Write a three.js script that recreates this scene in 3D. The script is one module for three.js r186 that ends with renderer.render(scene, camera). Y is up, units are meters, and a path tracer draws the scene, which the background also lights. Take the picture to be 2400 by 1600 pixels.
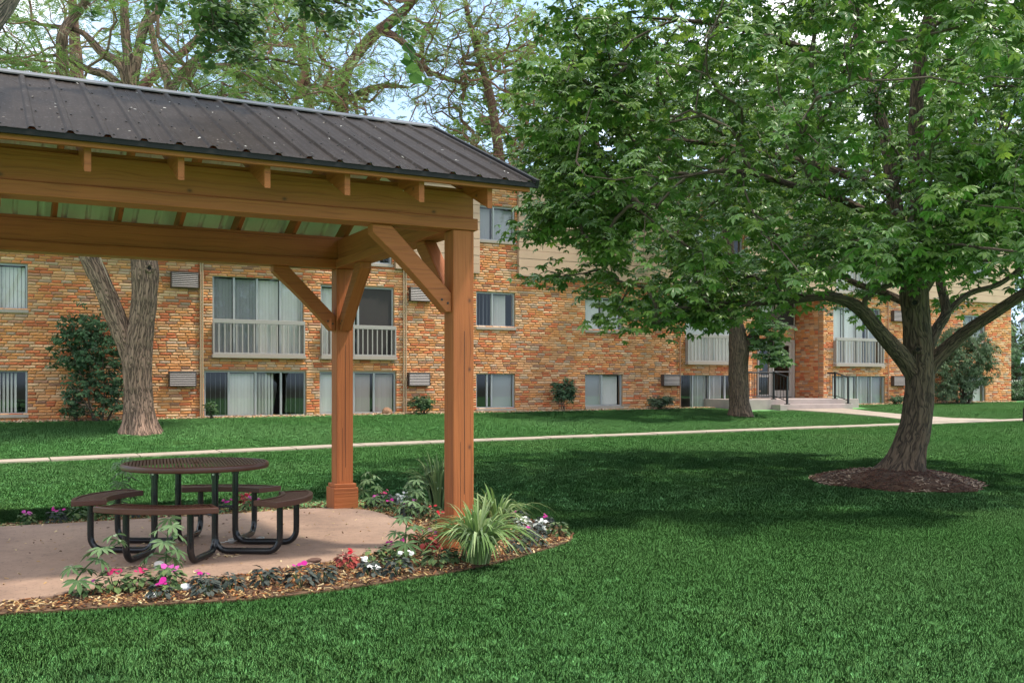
import * as THREE from 'three';
import { RoundedBoxGeometry } from 'three/addons/geometries/RoundedBoxGeometry.js';
import { mergeGeometries } from 'three/addons/utils/BufferGeometryUtils.js';
import { FontLoader } from 'three/addons/loaders/FontLoader.js';
import { TextGeometry } from 'three/addons/geometries/TextGeometry.js';

// ---------------------------------------------------------------- camera, sky, sun, exposure
// x runs along the facade to the right, n = -z runs from the viewer towards the building, y is up
const scene = new THREE.Scene();
const camera = new THREE.PerspectiveCamera(37.46, 1.5, 0.05, 600);
camera.position.set(0, 1.43, 0);
camera.rotation.set(0, -0.4818, 0);
camera.setViewOffset(2400, 1600, 0, -104, 2400, 1600);
const renderer = new THREE.WebGLRenderer();
renderer.toneMapping = THREE.LinearToneMapping;
renderer.toneMappingExposure = 2.25;
renderer.shadowMap.enabled = true;
const SUN_DIR = new THREE.Vector3(0.92, 2.0, 0.50).normalize();
const sun = new THREE.DirectionalLight(new THREE.Color(1.0, 0.93, 0.80), 2.15);
sun.name = 'sun';
sun.position.copy(SUN_DIR).multiplyScalar(60).add(new THREE.Vector3(8, 0, -12));
sun.target.position.set(8, 0, -12);
sun.castShadow = true;
sun.shadow.radius = 7;
sun.shadow.mapSize.set(4096, 4096);
Object.assign(sun.shadow.camera, { left: -45, right: 45, top: 45, bottom: -45, near: 1, far: 160 });
scene.add(sun, sun.target);

// ---------------------------------------------------------------- random numbers, noise
function rngOf(seed) { let a = seed >>> 0; return () => { a = (a + 0x6d2b79f5) | 0; let t = Math.imul(a ^ (a >>> 15), 1 | a); t = (t + Math.imul(t ^ (t >>> 7), 61 | t)) ^ t; return ((t ^ (t >>> 14)) >>> 0) / 4294967296; }; }
let rnd = rngOf(7);
const rr = (a, b) => a + (b - a) * rnd();
const gauss = () => (rnd() + rnd() + rnd() + rnd() - 2) * 0.866;
function hash(i, j, k) { let h = (Math.imul(i, 374761393) + Math.imul(j, 668265263) + Math.imul(k, 2147483647 ^ 1274126177)) | 0; h = Math.imul(h ^ (h >>> 13), 1274126177); return ((h ^ (h >>> 16)) >>> 0) / 4294967296; }
const fade = (t) => t * t * (3 - 2 * t);
const mod = (a, m) => ((a % m) + m) % m;
function vn2(x, y, p = 4096, q = 4096, s = 0) {
  const i = Math.floor(x), j = Math.floor(y), u = fade(x - i), v = fade(y - j), i0 = mod(i, p), i1 = mod(i + 1, p), j0 = mod(j, q), j1 = mod(j + 1, q);
  return (hash(i0, j0, s) * (1 - u) + hash(i1, j0, s) * u) * (1 - v) + (hash(i0, j1, s) * (1 - u) + hash(i1, j1, s) * u) * v;
}
function fbm2(x, y, p, q, oct = 4, s = 0) { let a = 0, w = 0.5, t = 0; for (let o = 0; o < oct; o++) { a += w * vn2(x, y, p, q, s + o); t += w; w *= 0.5; x *= 2; y *= 2; p *= 2; q *= 2; } return a / t; }
function vn3(x, y, z, s = 0) {
  const i = Math.floor(x), j = Math.floor(y), k = Math.floor(z), u = fade(x - i), v = fade(y - j), w = fade(z - k);
  const L = (a, b, t) => a + (b - a) * t, H = (a, b, c) => hash(i + a + c * 7919, j + b, k + c + s * 131);
  return L(L(L(H(0, 0, 0), H(1, 0, 0), u), L(H(0, 1, 0), H(1, 1, 0), u), v), L(L(H(0, 0, 1), H(1, 0, 1), u), L(H(0, 1, 1), H(1, 1, 1), u), v), w);
}
const fbm3 = (x, y, z, s = 0) => 0.57 * vn3(x, y, z, s) + 0.29 * vn3(x * 2.1, y * 2.1, z * 2.1, s + 1) + 0.14 * vn3(x * 4.3, y * 4.3, z * 4.3, s + 2);
const sstep = (a, b, v) => { const t = Math.min(1, Math.max(0, (v - a) / (b - a))); return t * t * (3 - 2 * t); };

// ---------------------------------------------------------------- sky: blue with broken cloud
{
  const W = 1024, H = 512, data = new Float32Array(W * H * 4);
  for (let j = 0; j < H; j++) {
    const el = ((j + 0.5) / H - 0.5) * Math.PI, s = Math.sin(el), c = Math.cos(el);
    for (let i = 0; i < W; i++) {
      const az = ((i + 0.5) / W) * 2 * Math.PI, up = Math.max(0, s), k = Math.pow(1 - up, 3.0);
      let r = 0.27 + 0.22 * k, g = 0.43 + 0.19 * k, b = 0.70 + 0.08 * k;
      const sx = c * Math.cos(az) / (0.25 + up), sz = c * Math.sin(az) / (0.25 + up);
      const cl = sstep(0.36, 0.62, fbm2(sx * 1.6 + 40, sz * 1.6 + 40, 4096, 4096, 5, 11)) * 0.85 * sstep(0.02, 0.42, up);
      r += (1.4 - r) * cl; g += (1.36 - g) * cl; b += (1.3 - b) * cl;
      if (s < 0) { r = 0.2; g = 0.22; b = 0.18; }
      data.set([r, g, b, 1], (j * W + i) * 4);
    }
  }
  const t = new THREE.DataTexture(data, W, H, THREE.RGBAFormat, THREE.FloatType);
  t.mapping = THREE.EquirectangularReflectionMapping; t.magFilter = THREE.LinearFilter; t.needsUpdate = true;
  scene.background = t; scene.environment = t;
}

// ---------------------------------------------------------------- helpers
const V = (x, y, n) => new THREE.Vector3(x, y, -n);
const names = new Map();
function numbered(name) { const k = names.get(name) ?? 0; names.set(name, k + 1); return k ? `${name}_${String(k).padStart(3, '0')}` : name; }
function tag(o, label, category, group, kind) { if (label) o.userData.label = label; if (category) o.userData.category = category; if (group) o.userData.group = group; if (kind) o.userData.kind = kind; return o; }
function base(name, x, y, n, turn = 0) { const o = new THREE.Group(); o.name = numbered(name); o.position.set(x, y, -n); o.rotation.y = turn; scene.add(o); return o; }
function part(name, geo, material, parent) { const m = new THREE.Mesh(geo, material); m.name = parent === scene ? numbered(name) : name; m.castShadow = m.receiveShadow = true; parent.add(m); return m; }
function structure(name, geo, material) { const m = part(name, geo, material, scene); m.userData.kind = 'structure'; return m; }
const merge = (list) => mergeGeometries(list.map((g) => (g.index ? g.toNonIndexed() : g)), false);
// uv in metres by the dominant axis of each face; the grain (u) runs along the axis given
function metric(g, long = 'x', off = 0) {
  if (g.index) g = g.toNonIndexed();
  const p = g.attributes.position, nn = g.attributes.normal, uv = new Float32Array(p.count * 2), ax = { x: 0, y: 1, z: 2 }[long];
  for (let i = 0; i < p.count; i++) {
    const P = [p.getX(i), p.getY(i), p.getZ(i)], t = i - (i % 3);
    const N = [0, 1, 2].map((k) => Math.abs(nn.getComponent(t, k) + nn.getComponent(t + 1, k) + nn.getComponent(t + 2, k)));
    const d = N.indexOf(Math.max(...N)); let a = ax, b = [0, 1, 2].find((k) => k !== d && k !== ax);
    if (d === ax) { a = (ax + 1) % 3; b = (ax + 2) % 3; }
    uv[2 * i] = P[a] + off; uv[2 * i + 1] = P[b] + off * 0.37;
  }
  g.setAttribute('uv', new THREE.BufferAttribute(uv, 2));
  return g;
}
// a board with eased edges between two corners given as x, y, n
function board(x0, x1, y0, y1, n0, n1, long = 'x', r = 0.006) {
  const w = x1 - x0, h = y1 - y0, d = n1 - n0, g = new RoundedBoxGeometry(w, h, d, 1, Math.min(r, w / 3, h / 3, d / 3));
  g.translate((x0 + x1) / 2, (y0 + y1) / 2, -(n0 + n1) / 2);
  return metric(g, long, rr(0, 9));
}
function plainBox(x0, x1, y0, y1, n0, n1) { const g = new THREE.BoxGeometry(x1 - x0, y1 - y0, n1 - n0); g.translate((x0 + x1) / 2, (y0 + y1) / 2, -(n0 + n1) / 2); return metric(g, 'x'); }
function rod(a, b, r, sides = 8) { const d = b.clone().sub(a), g = new THREE.CylinderGeometry(r, r, d.length(), sides); g.applyQuaternion(new THREE.Quaternion().setFromUnitVectors(new THREE.Vector3(0, 1, 0), d.clone().normalize())); g.translate(...a.clone().add(b).multiplyScalar(0.5).toArray()); return g; }
function tex(w, h, fn, srgb = true, repeat = [1, 1]) {
  const d = new Uint8Array(w * h * 4);
  for (let j = 0; j < h; j++) for (let i = 0; i < w; i++) { const c = fn(i / w, j / h), o = (j * w + i) * 4; for (let k = 0; k < 3; k++) { const v = Math.min(1, Math.max(0, c[k])); d[o + k] = 255 * (srgb ? (v <= 0.0031308 ? 12.92 * v : 1.055 * Math.pow(v, 1 / 2.4) - 0.055) : v); } d[o + 3] = 255; }
  const t = new THREE.DataTexture(d, w, h); t.wrapS = t.wrapT = THREE.RepeatWrapping; t.magFilter = THREE.LinearFilter; t.repeat.set(...repeat); if (srgb) t.colorSpace = THREE.SRGBColorSpace; t.needsUpdate = true;
  return t;
}
const lin = (r, g, b) => new THREE.Color().setRGB(r, g, b);
const std = (o) => new THREE.MeshStandardMaterial(o);
const mixc = (a, b, t) => a.map((v, k) => v + (b[k] - v) * t);

// ---------------------------------------------------------------- materials
const grain = (u, v, s) => { const w = fbm2(u * 4, v * 6, 4, 6, 3, s); return fbm2(u * 3, v * 70 + w * 3.5, 3, 4096, 3, s + 5); };
const woodTex = (c0, c1, s) => tex(1024, 512, (u, v) => {
  const gr = grain(u, v, s), streak = sstep(0.62, 0.8, gr), kx = Math.floor(u * 3), ky = Math.floor(v * 2), kr = hash(kx, ky, s + 3);
  const dx = (u * 3 - kx - 0.3 - 0.4 * kr) * 0.66, dy = (v * 2 - ky - 0.5) * 0.5, knot = kr > 0.55 ? Math.exp(-(dx * dx * 2600 + dy * dy * 5200)) : 0;
  const patch = fbm2(u * 5, v * 5, 5, 5, 4, s + 8);
  let c = mixc(c0, c1, 0.25 + 0.7 * gr); c = mixc(c, c1.map((x) => x * 0.55), 0.4 * streak); c = mixc(c, [0.03, 0.012, 0.006], 0.75 * knot);
  return c.map((x) => x * (0.86 + 0.28 * patch));
}, true, [0.5, 1]);
const woodBump = tex(512, 512, (u, v) => { const b = grain(u, v, 21); return [b, b, b]; }, false, [0.5, 1]);
const M = {};
M.wood = std({ map: woodTex([0.43, 0.13, 0.034], [0.32, 0.085, 0.019], 21), bumpMap: woodBump, bumpScale: 0.0035, roughness: 0.72 });
M.roof = new THREE.MeshPhysicalMaterial({ specularIntensity: 0.08, map: tex(1024, 512, (u, v) => { const a = fbm2(u * 9, v * 9, 9, 9, 4, 3), st = fbm2(u * 120, v * 3, 120, 3, 3, 6), sp = sstep(0.8, 0.86, vn2(u * 150, v * 75, 150, 75, 9)); return mixc([0.020, 0.0155, 0.0125], [0.042, 0.032, 0.026], 0.5 * a + 0.5 * st).map((x) => x + 0.05 * sp * a); }, true, [0.5, 1]), roughness: 0.55, metalness: 0.0 });
M.roofTrim = new THREE.MeshPhysicalMaterial({ color: lin(0.012, 0.011, 0.011), roughness: 0.6, specularIntensity: 0.4 });
M.ridgeCap = std({ color: lin(0.10, 0.093, 0.088), roughness: 0.45 });
M.zinc = std({ map: tex(256, 256, (u, v) => { const a = fbm2(u * 6, v * 6, 6, 6, 4, 31); return [0.60 + 0.1 * a, 0.52 + 0.1 * a, 0.47 + 0.1 * a]; }), roughness: 0.45, metalness: 0.15 });
M.bolt = std({ color: lin(0.03, 0.028, 0.026), roughness: 0.5, metalness: 0.6 });
M.screw = std({ color: lin(0.012, 0.011, 0.011), roughness: 0.6 });
M.brownCoat = std({ color: lin(0.085, 0.029, 0.017), roughness: 0.38 });
M.blackSteel = std({ color: lin(0.012, 0.012, 0.013), roughness: 0.22 });
M.chain = std({ color: lin(0.6, 0.58, 0.55), roughness: 0.35, metalness: 0.8 });
M.patio = std({ map: tex(1024, 1024, (u, v) => { const a = fbm2(u * 4, v * 4, 4, 4, 5, 51), b = fbm2(u * 40, v * 40, 40, 40, 3, 57), st = sstep(0.56, 0.72, fbm2(u * 3 + 7, v * 3, 3, 3, 5, 63)), sp = sstep(0.78, 0.85, vn2(u * 210, v * 210, 210, 210, 66)); let c = mixc([0.37, 0.245, 0.175], [0.27, 0.17, 0.12], a); c = mixc(c, [0.17, 0.105, 0.075], 0.55 * st); return c.map((x) => x * (0.86 + 0.28 * b) * (1 - 0.35 * sp)); }, true, [0.33, 0.33]), roughness: 0.75 });
M.concrete = std({ map: tex(512, 512, (u, v) => { const a = fbm2(u * 5, v * 5, 5, 5, 5, 71), b = fbm2(u * 60, v * 60, 60, 60, 2, 73); return [0.36, 0.285, 0.22].map((x) => x * (0.72 + 0.3 * a + 0.2 * b)); }, true, [0.5, 0.5]), roughness: 0.85 });
M.stoop = std({ map: tex(256, 256, (u, v) => { const a = fbm2(u * 5, v * 5, 5, 5, 5, 81); return [0.40, 0.32, 0.29].map((x) => x * (0.75 + 0.4 * a)); }, true, [0.7, 0.7]), roughness: 0.85 });
M.mortar = std({ color: lin(0.34, 0.215, 0.125), roughness: 0.95 });
M.brickV = std({ vertexColors: true, roughness: 0.88 });
M.tan = std({ map: tex(256, 128, (u, v) => { const a = fbm2(u * 4, v * 4, 4, 4, 4, 91); return [0.48, 0.315, 0.215].map((x) => x * (0.88 + 0.22 * a)); }, true, [0.5, 1]), roughness: 0.8 });
M.fascia = std({ color: lin(0.42, 0.29, 0.22), roughness: 0.75 });
M.frame = std({ color: lin(0.36, 0.355, 0.35), roughness: 0.42, metalness: 0.25 });
M.frameTan = std({ color: lin(0.42, 0.36, 0.31), roughness: 0.6 });
M.sill = std({ color: lin(0.36, 0.29, 0.24), roughness: 0.8 });
M.rail = std({ color: lin(0.33, 0.29, 0.26), roughness: 0.55 });
M.glass = new THREE.MeshPhysicalMaterial({ color: lin(0.92, 0.92, 0.91), transmission: 1, thickness: 0, roughness: 0.015, ior: 1.52, specularIntensity: 1 });
M.screen = std({ color: lin(0.035, 0.028, 0.026), roughness: 0.8 });
M.blindLight = std({ color: lin(0.72, 0.69, 0.65), roughness: 0.8 });
M.blindGrey = std({ color: lin(0.34, 0.34, 0.35), roughness: 0.8 });
M.blindPink = std({ color: lin(0.46, 0.38, 0.36), roughness: 0.8 });
M.curtain = std({ color: lin(0.72, 0.70, 0.68), roughness: 0.9 });
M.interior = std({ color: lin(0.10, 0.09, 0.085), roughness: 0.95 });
M.louver = std({ color: lin(0.34, 0.285, 0.265), roughness: 0.5 });
M.acCase = std({ color: lin(0.075, 0.05, 0.04), roughness: 0.7 });
M.pipe = std({ color: lin(0.42, 0.28, 0.17), roughness: 0.6 });
M.pipeDark = std({ color: lin(0.36, 0.17, 0.09), roughness: 0.6 });
M.white = std({ color: lin(0.78, 0.78, 0.76), roughness: 0.6 });
M.blackRail = std({ color: lin(0.014, 0.014, 0.015), roughness: 0.35 });
function barkMat(c0, c1, s, tile, bump) {
  const per = (u, v) => { const w = fbm2(u * 4, v * 6, 4, 6, 3, s); return Math.min(1, 3.0 * Math.abs(2 * fbm2(u * 14 + w * 2.4, v * 4 + w, 14, 4, 3, s + 3) - 1)); };
  return std({
    map: tex(256, 512, (u, v) => { const r = per(u, v), n = fbm2(u * 24, v * 12, 24, 12, 3, s + 9); return mixc(c0.map((x) => x * 0.42), c1, sstep(0.05, 0.75, r)).map((x) => x * (0.72 + 0.56 * n)); }),
    bumpMap: tex(256, 512, (u, v) => { const r = per(u, v) * 0.8 + 0.2 * fbm2(u * 30, v * 14, 30, 14, 2, s + 9); return [r, r, r]; }, false), bumpScale: bump, roughness: 0.92,
  });
}
M.barkBuckeye = barkMat([0.085, 0.053, 0.033], [0.125, 0.082, 0.052], 101, 0.5, 0.02);
M.barkLocust = barkMat([0.185, 0.11, 0.075], [0.265, 0.165, 0.115], 121, 0.5, 0.03);
M.barkRed = barkMat([0.12, 0.062, 0.042], [0.19, 0.105, 0.075], 141, 0.5, 0.012);
M.barkNear = barkMat([0.11, 0.085, 0.06], [0.17, 0.13, 0.095], 161, 0.5, 0.02);
M.twig = std({ color: lin(0.10, 0.07, 0.05), roughness: 0.9 });
M.twigRed = std({ color: lin(0.19, 0.105, 0.075), roughness: 0.9 });
M.twigPale = std({ color: lin(0.42, 0.30, 0.22), roughness: 0.9 });
M.knotHole = std({ color: lin(0.012, 0.009, 0.007), roughness: 1 });
const leafMat = (t, rough, c = [1, 1, 1]) => new THREE.MeshPhysicalMaterial({ color: lin(...c), transmission: t, thickness: 0, roughness: rough, ior: 1.4, side: THREE.DoubleSide });
M.leaf = std({ color: lin(1, 1, 1), roughness: 0.36, side: THREE.DoubleSide });
M.leafThin = leafMat(0.5, 1);
M.leafFine = leafMat(0.42, 1);
M.leafPlant = leafMat(0.25, 1);
M.grass = new THREE.MeshPhysicalMaterial({ color: lin(1, 1, 1), roughness: 0.7, specularIntensity: 0.35, side: THREE.DoubleSide });
M.petal = leafMat(0.3, 1);
M.chip = std({ color: lin(1, 1, 1), roughness: 0.95 });

// ---------------------------------------------------------------- ground
const gA = (x) => Math.min(0.4, Math.max(0.03, 0.1 + 0.009 * x)), gB = (x) => 0.57 + 0.006 * (Math.min(45, Math.max(-10, x)) - 4.7) - gA(x);
const ground = (x, n) => gA(x) * sstep(7.5, 21, n) + gB(x) * sstep(19.5, 28.5, n);
const RING = { x: 11.71, n: 10.31, r: 1.2 };
const ringR = (a) => RING.r * (1 + 0.05 * Math.sin(3 * a + 1) + 0.04 * Math.sin(7 * a));
function ringHeight(x, n) { const dx = x - RING.x, dn = n - RING.n, q = Math.hypot(dx, dn) / ringR(Math.atan2(dn, dx)); return q < 1 ? 0.2 * (1 - q * q * q) * (1 - 0.25 * q) : 0; }
{
  const xs = [], ns = [];
  for (let x = -120; x <= 160; x += x >= -12 && x < 44 ? 0.8 : 8) xs.push(x);
  for (let n = -60; n <= 220; n += n >= -2 && n < 30 ? 0.5 : 8) ns.push(n);
  const pos = [], uv = [], idx = [];
  for (const n of ns) for (const x of xs) { pos.push(x, ground(x, n), -n); uv.push(x, n); }
  for (let j = 0; j < ns.length - 1; j++) for (let i = 0; i < xs.length - 1; i++) { const a = j * xs.length + i, b = a + 1, c = a + xs.length, d = c + 1; idx.push(a, b, c, b, d, c); }
  const g = new THREE.BufferGeometry(); g.setAttribute('position', new THREE.Float32BufferAttribute(pos, 3)); g.setAttribute('uv', new THREE.Float32BufferAttribute(uv, 2)); g.setIndex(idx); g.computeVertexNormals();
  const m = std({ map: tex(512, 512, (u, v) => { const a = fbm2(u * 6, v * 6, 6, 6, 5, 201), b = fbm2(u * 90, v * 90, 90, 90, 2, 205); return mixc([0.11, 0.32, 0.09], [0.165, 0.40, 0.125], a).map((x) => x * (0.7 + 0.6 * b)); }, true, [0.2, 0.2]), roughness: 0.95 });
  structure('lawn', g, m);
}
// outline of the patio and of the mulch bed round it, as x, n
const spline = (pts, k) => new THREE.CatmullRomCurve3(pts.map(([x, n]) => new THREE.Vector3(x, n, 0)), true, 'centripetal').getPoints(k).slice(0, -1).map((p) => [p.x, p.y]);
const PATIO = spline([[0.08, 7.32], [0.65, 7.46], [1.85, 7.62], [2.99, 8.08], [3.46, 8.5], [3.72, 9.33], [3.84, 10.18], [3.74, 10.9], [3.3, 11.2], [2.4, 11.14], [0.9, 11.16], [-0.5, 11.1], [-1.1, 10.4], [-1.1, 8.4], [-0.7, 7.5]], 90);
const BED = spline([[0.08, 7.0], [1.08, 6.82], [1.6, 6.72], [2.2, 6.78], [3.43, 7.11], [4.29, 7.6], [4.74, 7.92], [4.98, 8.3], [5.1, 8.9], [4.95, 9.8], [4.75, 10.8], [4.45, 11.5], [3.7, 11.95], [2.5, 12.0], [1.5, 11.75], [0.5, 11.5], [-0.8, 11.5], [-1.5, 10.6], [-1.6, 8.2], [-1.0, 7.1]], 120);
function inside(poly, x, n) { let c = false; for (let i = 0, j = poly.length - 1; i < poly.length; j = i++) { const [a, b] = poly[i], [d, e] = poly[j]; if (b > n !== e > n && x < ((d - a) * (n - b)) / (e - b) + a) c = !c; } return c; }
function slabGeo(poly, top, thick, bevel = 0.012) {
  const s = new THREE.Shape(poly.map(([x, n]) => new THREE.Vector2(x, n))), g = new THREE.ExtrudeGeometry(s, { depth: thick, bevelEnabled: bevel > 0, bevelSize: bevel, bevelThickness: bevel, bevelSegments: 2, bevelOffset: -bevel });
  g.rotateX(-Math.PI / 2); g.translate(0, top - thick - bevel, 0);
  return metric(g, 'x');
}
structure('patio', slabGeo(PATIO, 0.04, 0.12), M.patio);
{
  const g = slabGeo(BED, 0.018, 0.06, 0);
  structure('mulch_bed', g, std({ map: tex(512, 512, (u, v) => { const a = fbm2(u * 30, v * 30, 30, 30, 4, 211), b = vn2(u * 120, v * 60, 120, 60, 215); return mixc([0.045, 0.022, 0.012], [0.2, 0.11, 0.055], 0.5 * a + 0.5 * b); }, true, [0.5, 0.5]), roughness: 0.95 }));
}
const WALKS = [[20.68, 24.5, 27.9], [21.6, 24.9, 26.95], [22.9, 25.05, 26.6], [24.3, 24.7, 26.4], [25.75, 23.9, 26.5]];
// sidewalk in slabs with open joints, and the walk from the entrance
const WALK_C = (x) => 19.55 + 0.75 * sstep(-1, 9, x), WALK_W = (x) => 0.29 - 0.06 * sstep(2, 14, x);
{
  const walk = base('sidewalk', 14, 0, 20.2); walk.userData.kind = 'structure';
  const grd = (pts, up) => { // a slab over the ground, its corners following it
    const top = pts.map(([x, n]) => new THREE.Vector3(x - 14, ground(x, n) + up, -n + 20.2)), pos = [], q = (a, b, c, d) => pos.push(...a, ...b, ...c, ...a, ...c, ...d);
    const t = top.map((p) => p.toArray()), l = top.map((p) => [p.x, p.y - 0.1, p.z]);
    q(t[0], t[1], t[2], t[3]); for (let k = 0; k < 4; k++) q(l[k], l[(k + 1) % 4], t[(k + 1) % 4], t[k]);
    const g = new THREE.BufferGeometry(); g.setAttribute('position', new THREE.Float32BufferAttribute(pos, 3)); g.computeVertexNormals(); return metric(g, 'x', rr(0, 5));
  };
  for (let x = -8; x < 44; x += 1.5) { const e = 0.013, a = x + e, b = x + 1.5 - e, u = 0.035 + rr(-0.005, 0.005); part('slab', grd([[a, WALK_C(a) - WALK_W(a)], [b, WALK_C(b) - WALK_W(b)], [b, WALK_C(b) + WALK_W(b)], [a, WALK_C(a) + WALK_W(a)]], u), M.concrete, walk); }
  const entry = base('entry_walk', 14, 0, 20.2); entry.userData.kind = 'structure';
  const ws = WALKS;
  for (let k = 0; k < 4; k++) { const [n0, a0, b0] = ws[k], [n1, a1, b1] = ws[k + 1]; part('slab', grd([[a0, n0 + 0.008], [b0, n0 + 0.008], [b1, n1 - 0.008], [a1, n1 - 0.008]], 0.03 + 0.002 * k), M.concrete, entry); }
}
function onWalk(x, n, m = 0) {
  if (Math.abs(n - WALK_C(x)) < WALK_W(x) + m) return true;
  for (let k = 0; k < 4; k++) { const [n0, a0, b0] = WALKS[k], [n1, a1, b1] = WALKS[k + 1]; if (n >= n0 && n <= n1) { const t = (n - n0) / (n1 - n0); return x > a0 + (a1 - a0) * t - m && x < b0 + (b1 - b0) * t + m; } }
  return false;
}
// mulch ring under the large tree
{
  const pos = [], uv = [], idx = [], N = 48, R = 10;
  for (let j = 0; j <= R; j++) for (let i = 0; i <= N; i++) { const a = (i / N) * 2 * Math.PI, q = j / R, r = ringR(a) * q, x = RING.x + r * Math.cos(a), n = RING.n + r * Math.sin(a); pos.push(x, ground(x, n) + ringHeight(x, n) * (1 + 0.15 * (vn2(x * 6, n * 6) - 0.5)) + (j === R ? -0.02 : 0.012), -n); uv.push(x, n); }
  for (let j = 0; j < R; j++) for (let i = 0; i < N; i++) { const a = j * (N + 1) + i, c = a + N + 1; idx.push(a, a + 1, c, a + 1, c + 1, c); }
  const g = new THREE.BufferGeometry(); g.setAttribute('position', new THREE.Float32BufferAttribute(pos, 3)); g.setAttribute('uv', new THREE.Float32BufferAttribute(uv, 2)); g.setIndex(idx); g.computeVertexNormals();
  structure('mulch_ring', g, std({ map: tex(256, 256, (u, v) => { const a = fbm2(u * 24, v * 24, 24, 24, 4, 221); return mixc([0.026, 0.012, 0.006], [0.088, 0.042, 0.02], a); }, true, [0.8, 0.8]), roughness: 0.95, side: THREE.DoubleSide }));
}
// bark chips and dry litter: nobody could count them
function scatter(name, label, geo, material, spots, colors, parent = scene) {
  const m = new THREE.InstancedMesh(geo, material, spots.length), d = new THREE.Object3D(), c = new THREE.Color();
  m.name = parent === scene ? numbered(name) : name; m.castShadow = m.receiveShadow = true;
  spots.forEach((s, i) => { d.position.copy(s.p); d.rotation.set(...s.r); d.scale.set(...(s.s.length ? s.s : [s.s, s.s, s.s])); d.updateMatrix(); m.setMatrixAt(i, d.matrix); m.setColorAt(i, s.c ? c.setRGB(...s.c) : c.setRGB(...colors[Math.floor(rnd() * colors.length)])); });
  m.userData.kind = 'stuff'; if (parent === scene) tag(m, label, name.split('_').pop());
  parent.add(m); return m;
}
const chipGeo = new THREE.BoxGeometry(1, 0.2, 0.36); { const p = chipGeo.attributes.position; for (let i = 0; i < p.count; i++) if (p.getX(i) > 0) { p.setZ(i, p.getZ(i) * 0.5); p.setY(i, p.getY(i) * 0.6); } chipGeo.computeVertexNormals(); }
{
  const spots = [];
  while (spots.length < 13000) { const x = rr(-1.6, 5.2), n = rr(6.6, 12.1); if (!inside(BED, x, n) || inside(PATIO, x, n) || (x < -0.3 && n > 7.6)) continue; spots.push({ p: V(x, 0.022 + rr(0, 0.016), n), r: [rr(-0.4, 0.4), rr(0, 6.3), rr(-0.4, 0.4)], s: [rr(0.018, 0.055), rr(0.02, 0.04), rr(0.02, 0.045)] }); }
  scatter('bark_chips', 'bark chips and dry straw coloured litter covering the curved flower bed', chipGeo, M.chip, spots, [[0.10, 0.045, 0.022], [0.17, 0.07, 0.028], [0.30, 0.16, 0.06], [0.40, 0.25, 0.10], [0.58, 0.44, 0.24], [0.06, 0.026, 0.014], [0.33, 0.12, 0.035], [0.08, 0.035, 0.018], [0.14, 0.06, 0.026], [0.44, 0.30, 0.13]]);
  const ring = [];
  for (let k = 0; k < 2600; k++) { const a = rr(0, 6.283), q = Math.sqrt(rnd()) * 1.01, r = ringR(a) * q, x = RING.x + r * Math.cos(a), n = RING.n + r * Math.sin(a), pale = vn2(x * 3 + 5, n * 3) > 0.5 && rnd() < 0.4; ring.push({ p: V(x, ground(x, n) + ringHeight(x, n) + 0.018, n), r: [rr(-0.4, 0.4), rr(0, 6.3), rr(-0.4, 0.4)], s: [rr(0.025, 0.07), rr(0.02, 0.05), rr(0.03, 0.06)], c: pale ? [0.34, 0.24, 0.17] : rnd() < 0.5 ? [0.05, 0.02, 0.012] : [0.095, 0.04, 0.022] }); }
  scatter('mulch_chips', 'dark brown mulch chips with paler curls around the large tree', chipGeo, M.chip, ring, [[0.05, 0.02, 0.01]]);
  const strip = [];
  for (let k = 0; k < 3600; k++) { const x = rr(0, 38), n = rr(27.3, 27.88); if (onWalk(x, n) || (x > 22.2 && x < 27.8)) continue; strip.push({ p: V(x, ground(x, n) + 0.03, n), r: [rr(-0.5, 0.5), rr(0, 6.3), rr(-0.5, 0.5)], s: [rr(0.04, 0.12), rr(0.04, 0.09), rr(0.06, 0.14)] }); }
  scatter('wall_litter', 'pale wood chips and dry leaves along the foot of the brick wall', chipGeo, M.chip, strip, [[0.45, 0.30, 0.18], [0.55, 0.40, 0.27], [0.28, 0.16, 0.09], [0.40, 0.22, 0.11]]);
}

// ---------------------------------------------------------------- apartment building
const FN = 27.9;                                    // the face of the bricks
const bldg = base('apartment_building', 18, 0.5, FN);
tag(bldg, 'long three storey apartment building of yellow and red rough brick with tan upper panels', 'building');
const B = (g) => { g.translate(-18, -0.5, FN); return g; };      // world geometry -> the building's own axes
const bpart = (name, g, m, parent = bldg) => part(name, B(g), m, parent);
const X0 = -7, X1 = 38.42, TOP = 8.0;
// openings in the front wall: x0, x1, y0, y1
const OPEN = [
  [-0.45, 0.92, 0.72, 1.82], [-0.45, 0.92, 3.33, 4.47],
  [5.22, 8.02, 0.58, 1.84], [5.44, 7.94, 2.3, 4.44], [5.44, 7.94, 5.0, 7.05],
  [8.42, 10.73, 0.62, 1.84], [8.45, 10.66, 2.3, 4.31], [8.45, 10.6, 5.0, 7.05],
  [13.36, 14.7, 0.73, 1.83], [13.36, 14.7, 3.25, 4.33], [13.36, 14.7, 5.93, 7.0],
  [17.29, 18.74, 0.76, 1.83], [17.29, 18.74, 3.25, 4.33], [17.42, 18.74, 5.93, 6.95],
  [21.14, 23.86, 0.62, 1.83], [21.34, 23.86, 2.27, 4.4], [21.34, 23.86, 5.0, 7.05],
  [24.3, 27.71, 0.45, 5.6],
  [28.2, 30.94, 0.62, 1.83], [28.24, 30.72, 2.27, 4.4], [28.24, 30.72, 5.0, 7.05],
  [35.42, 36.78, 0.74, 1.83], [35.42, 36.78, 3.25, 4.33], [35.42, 36.78, 5.93, 6.95],
];
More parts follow.
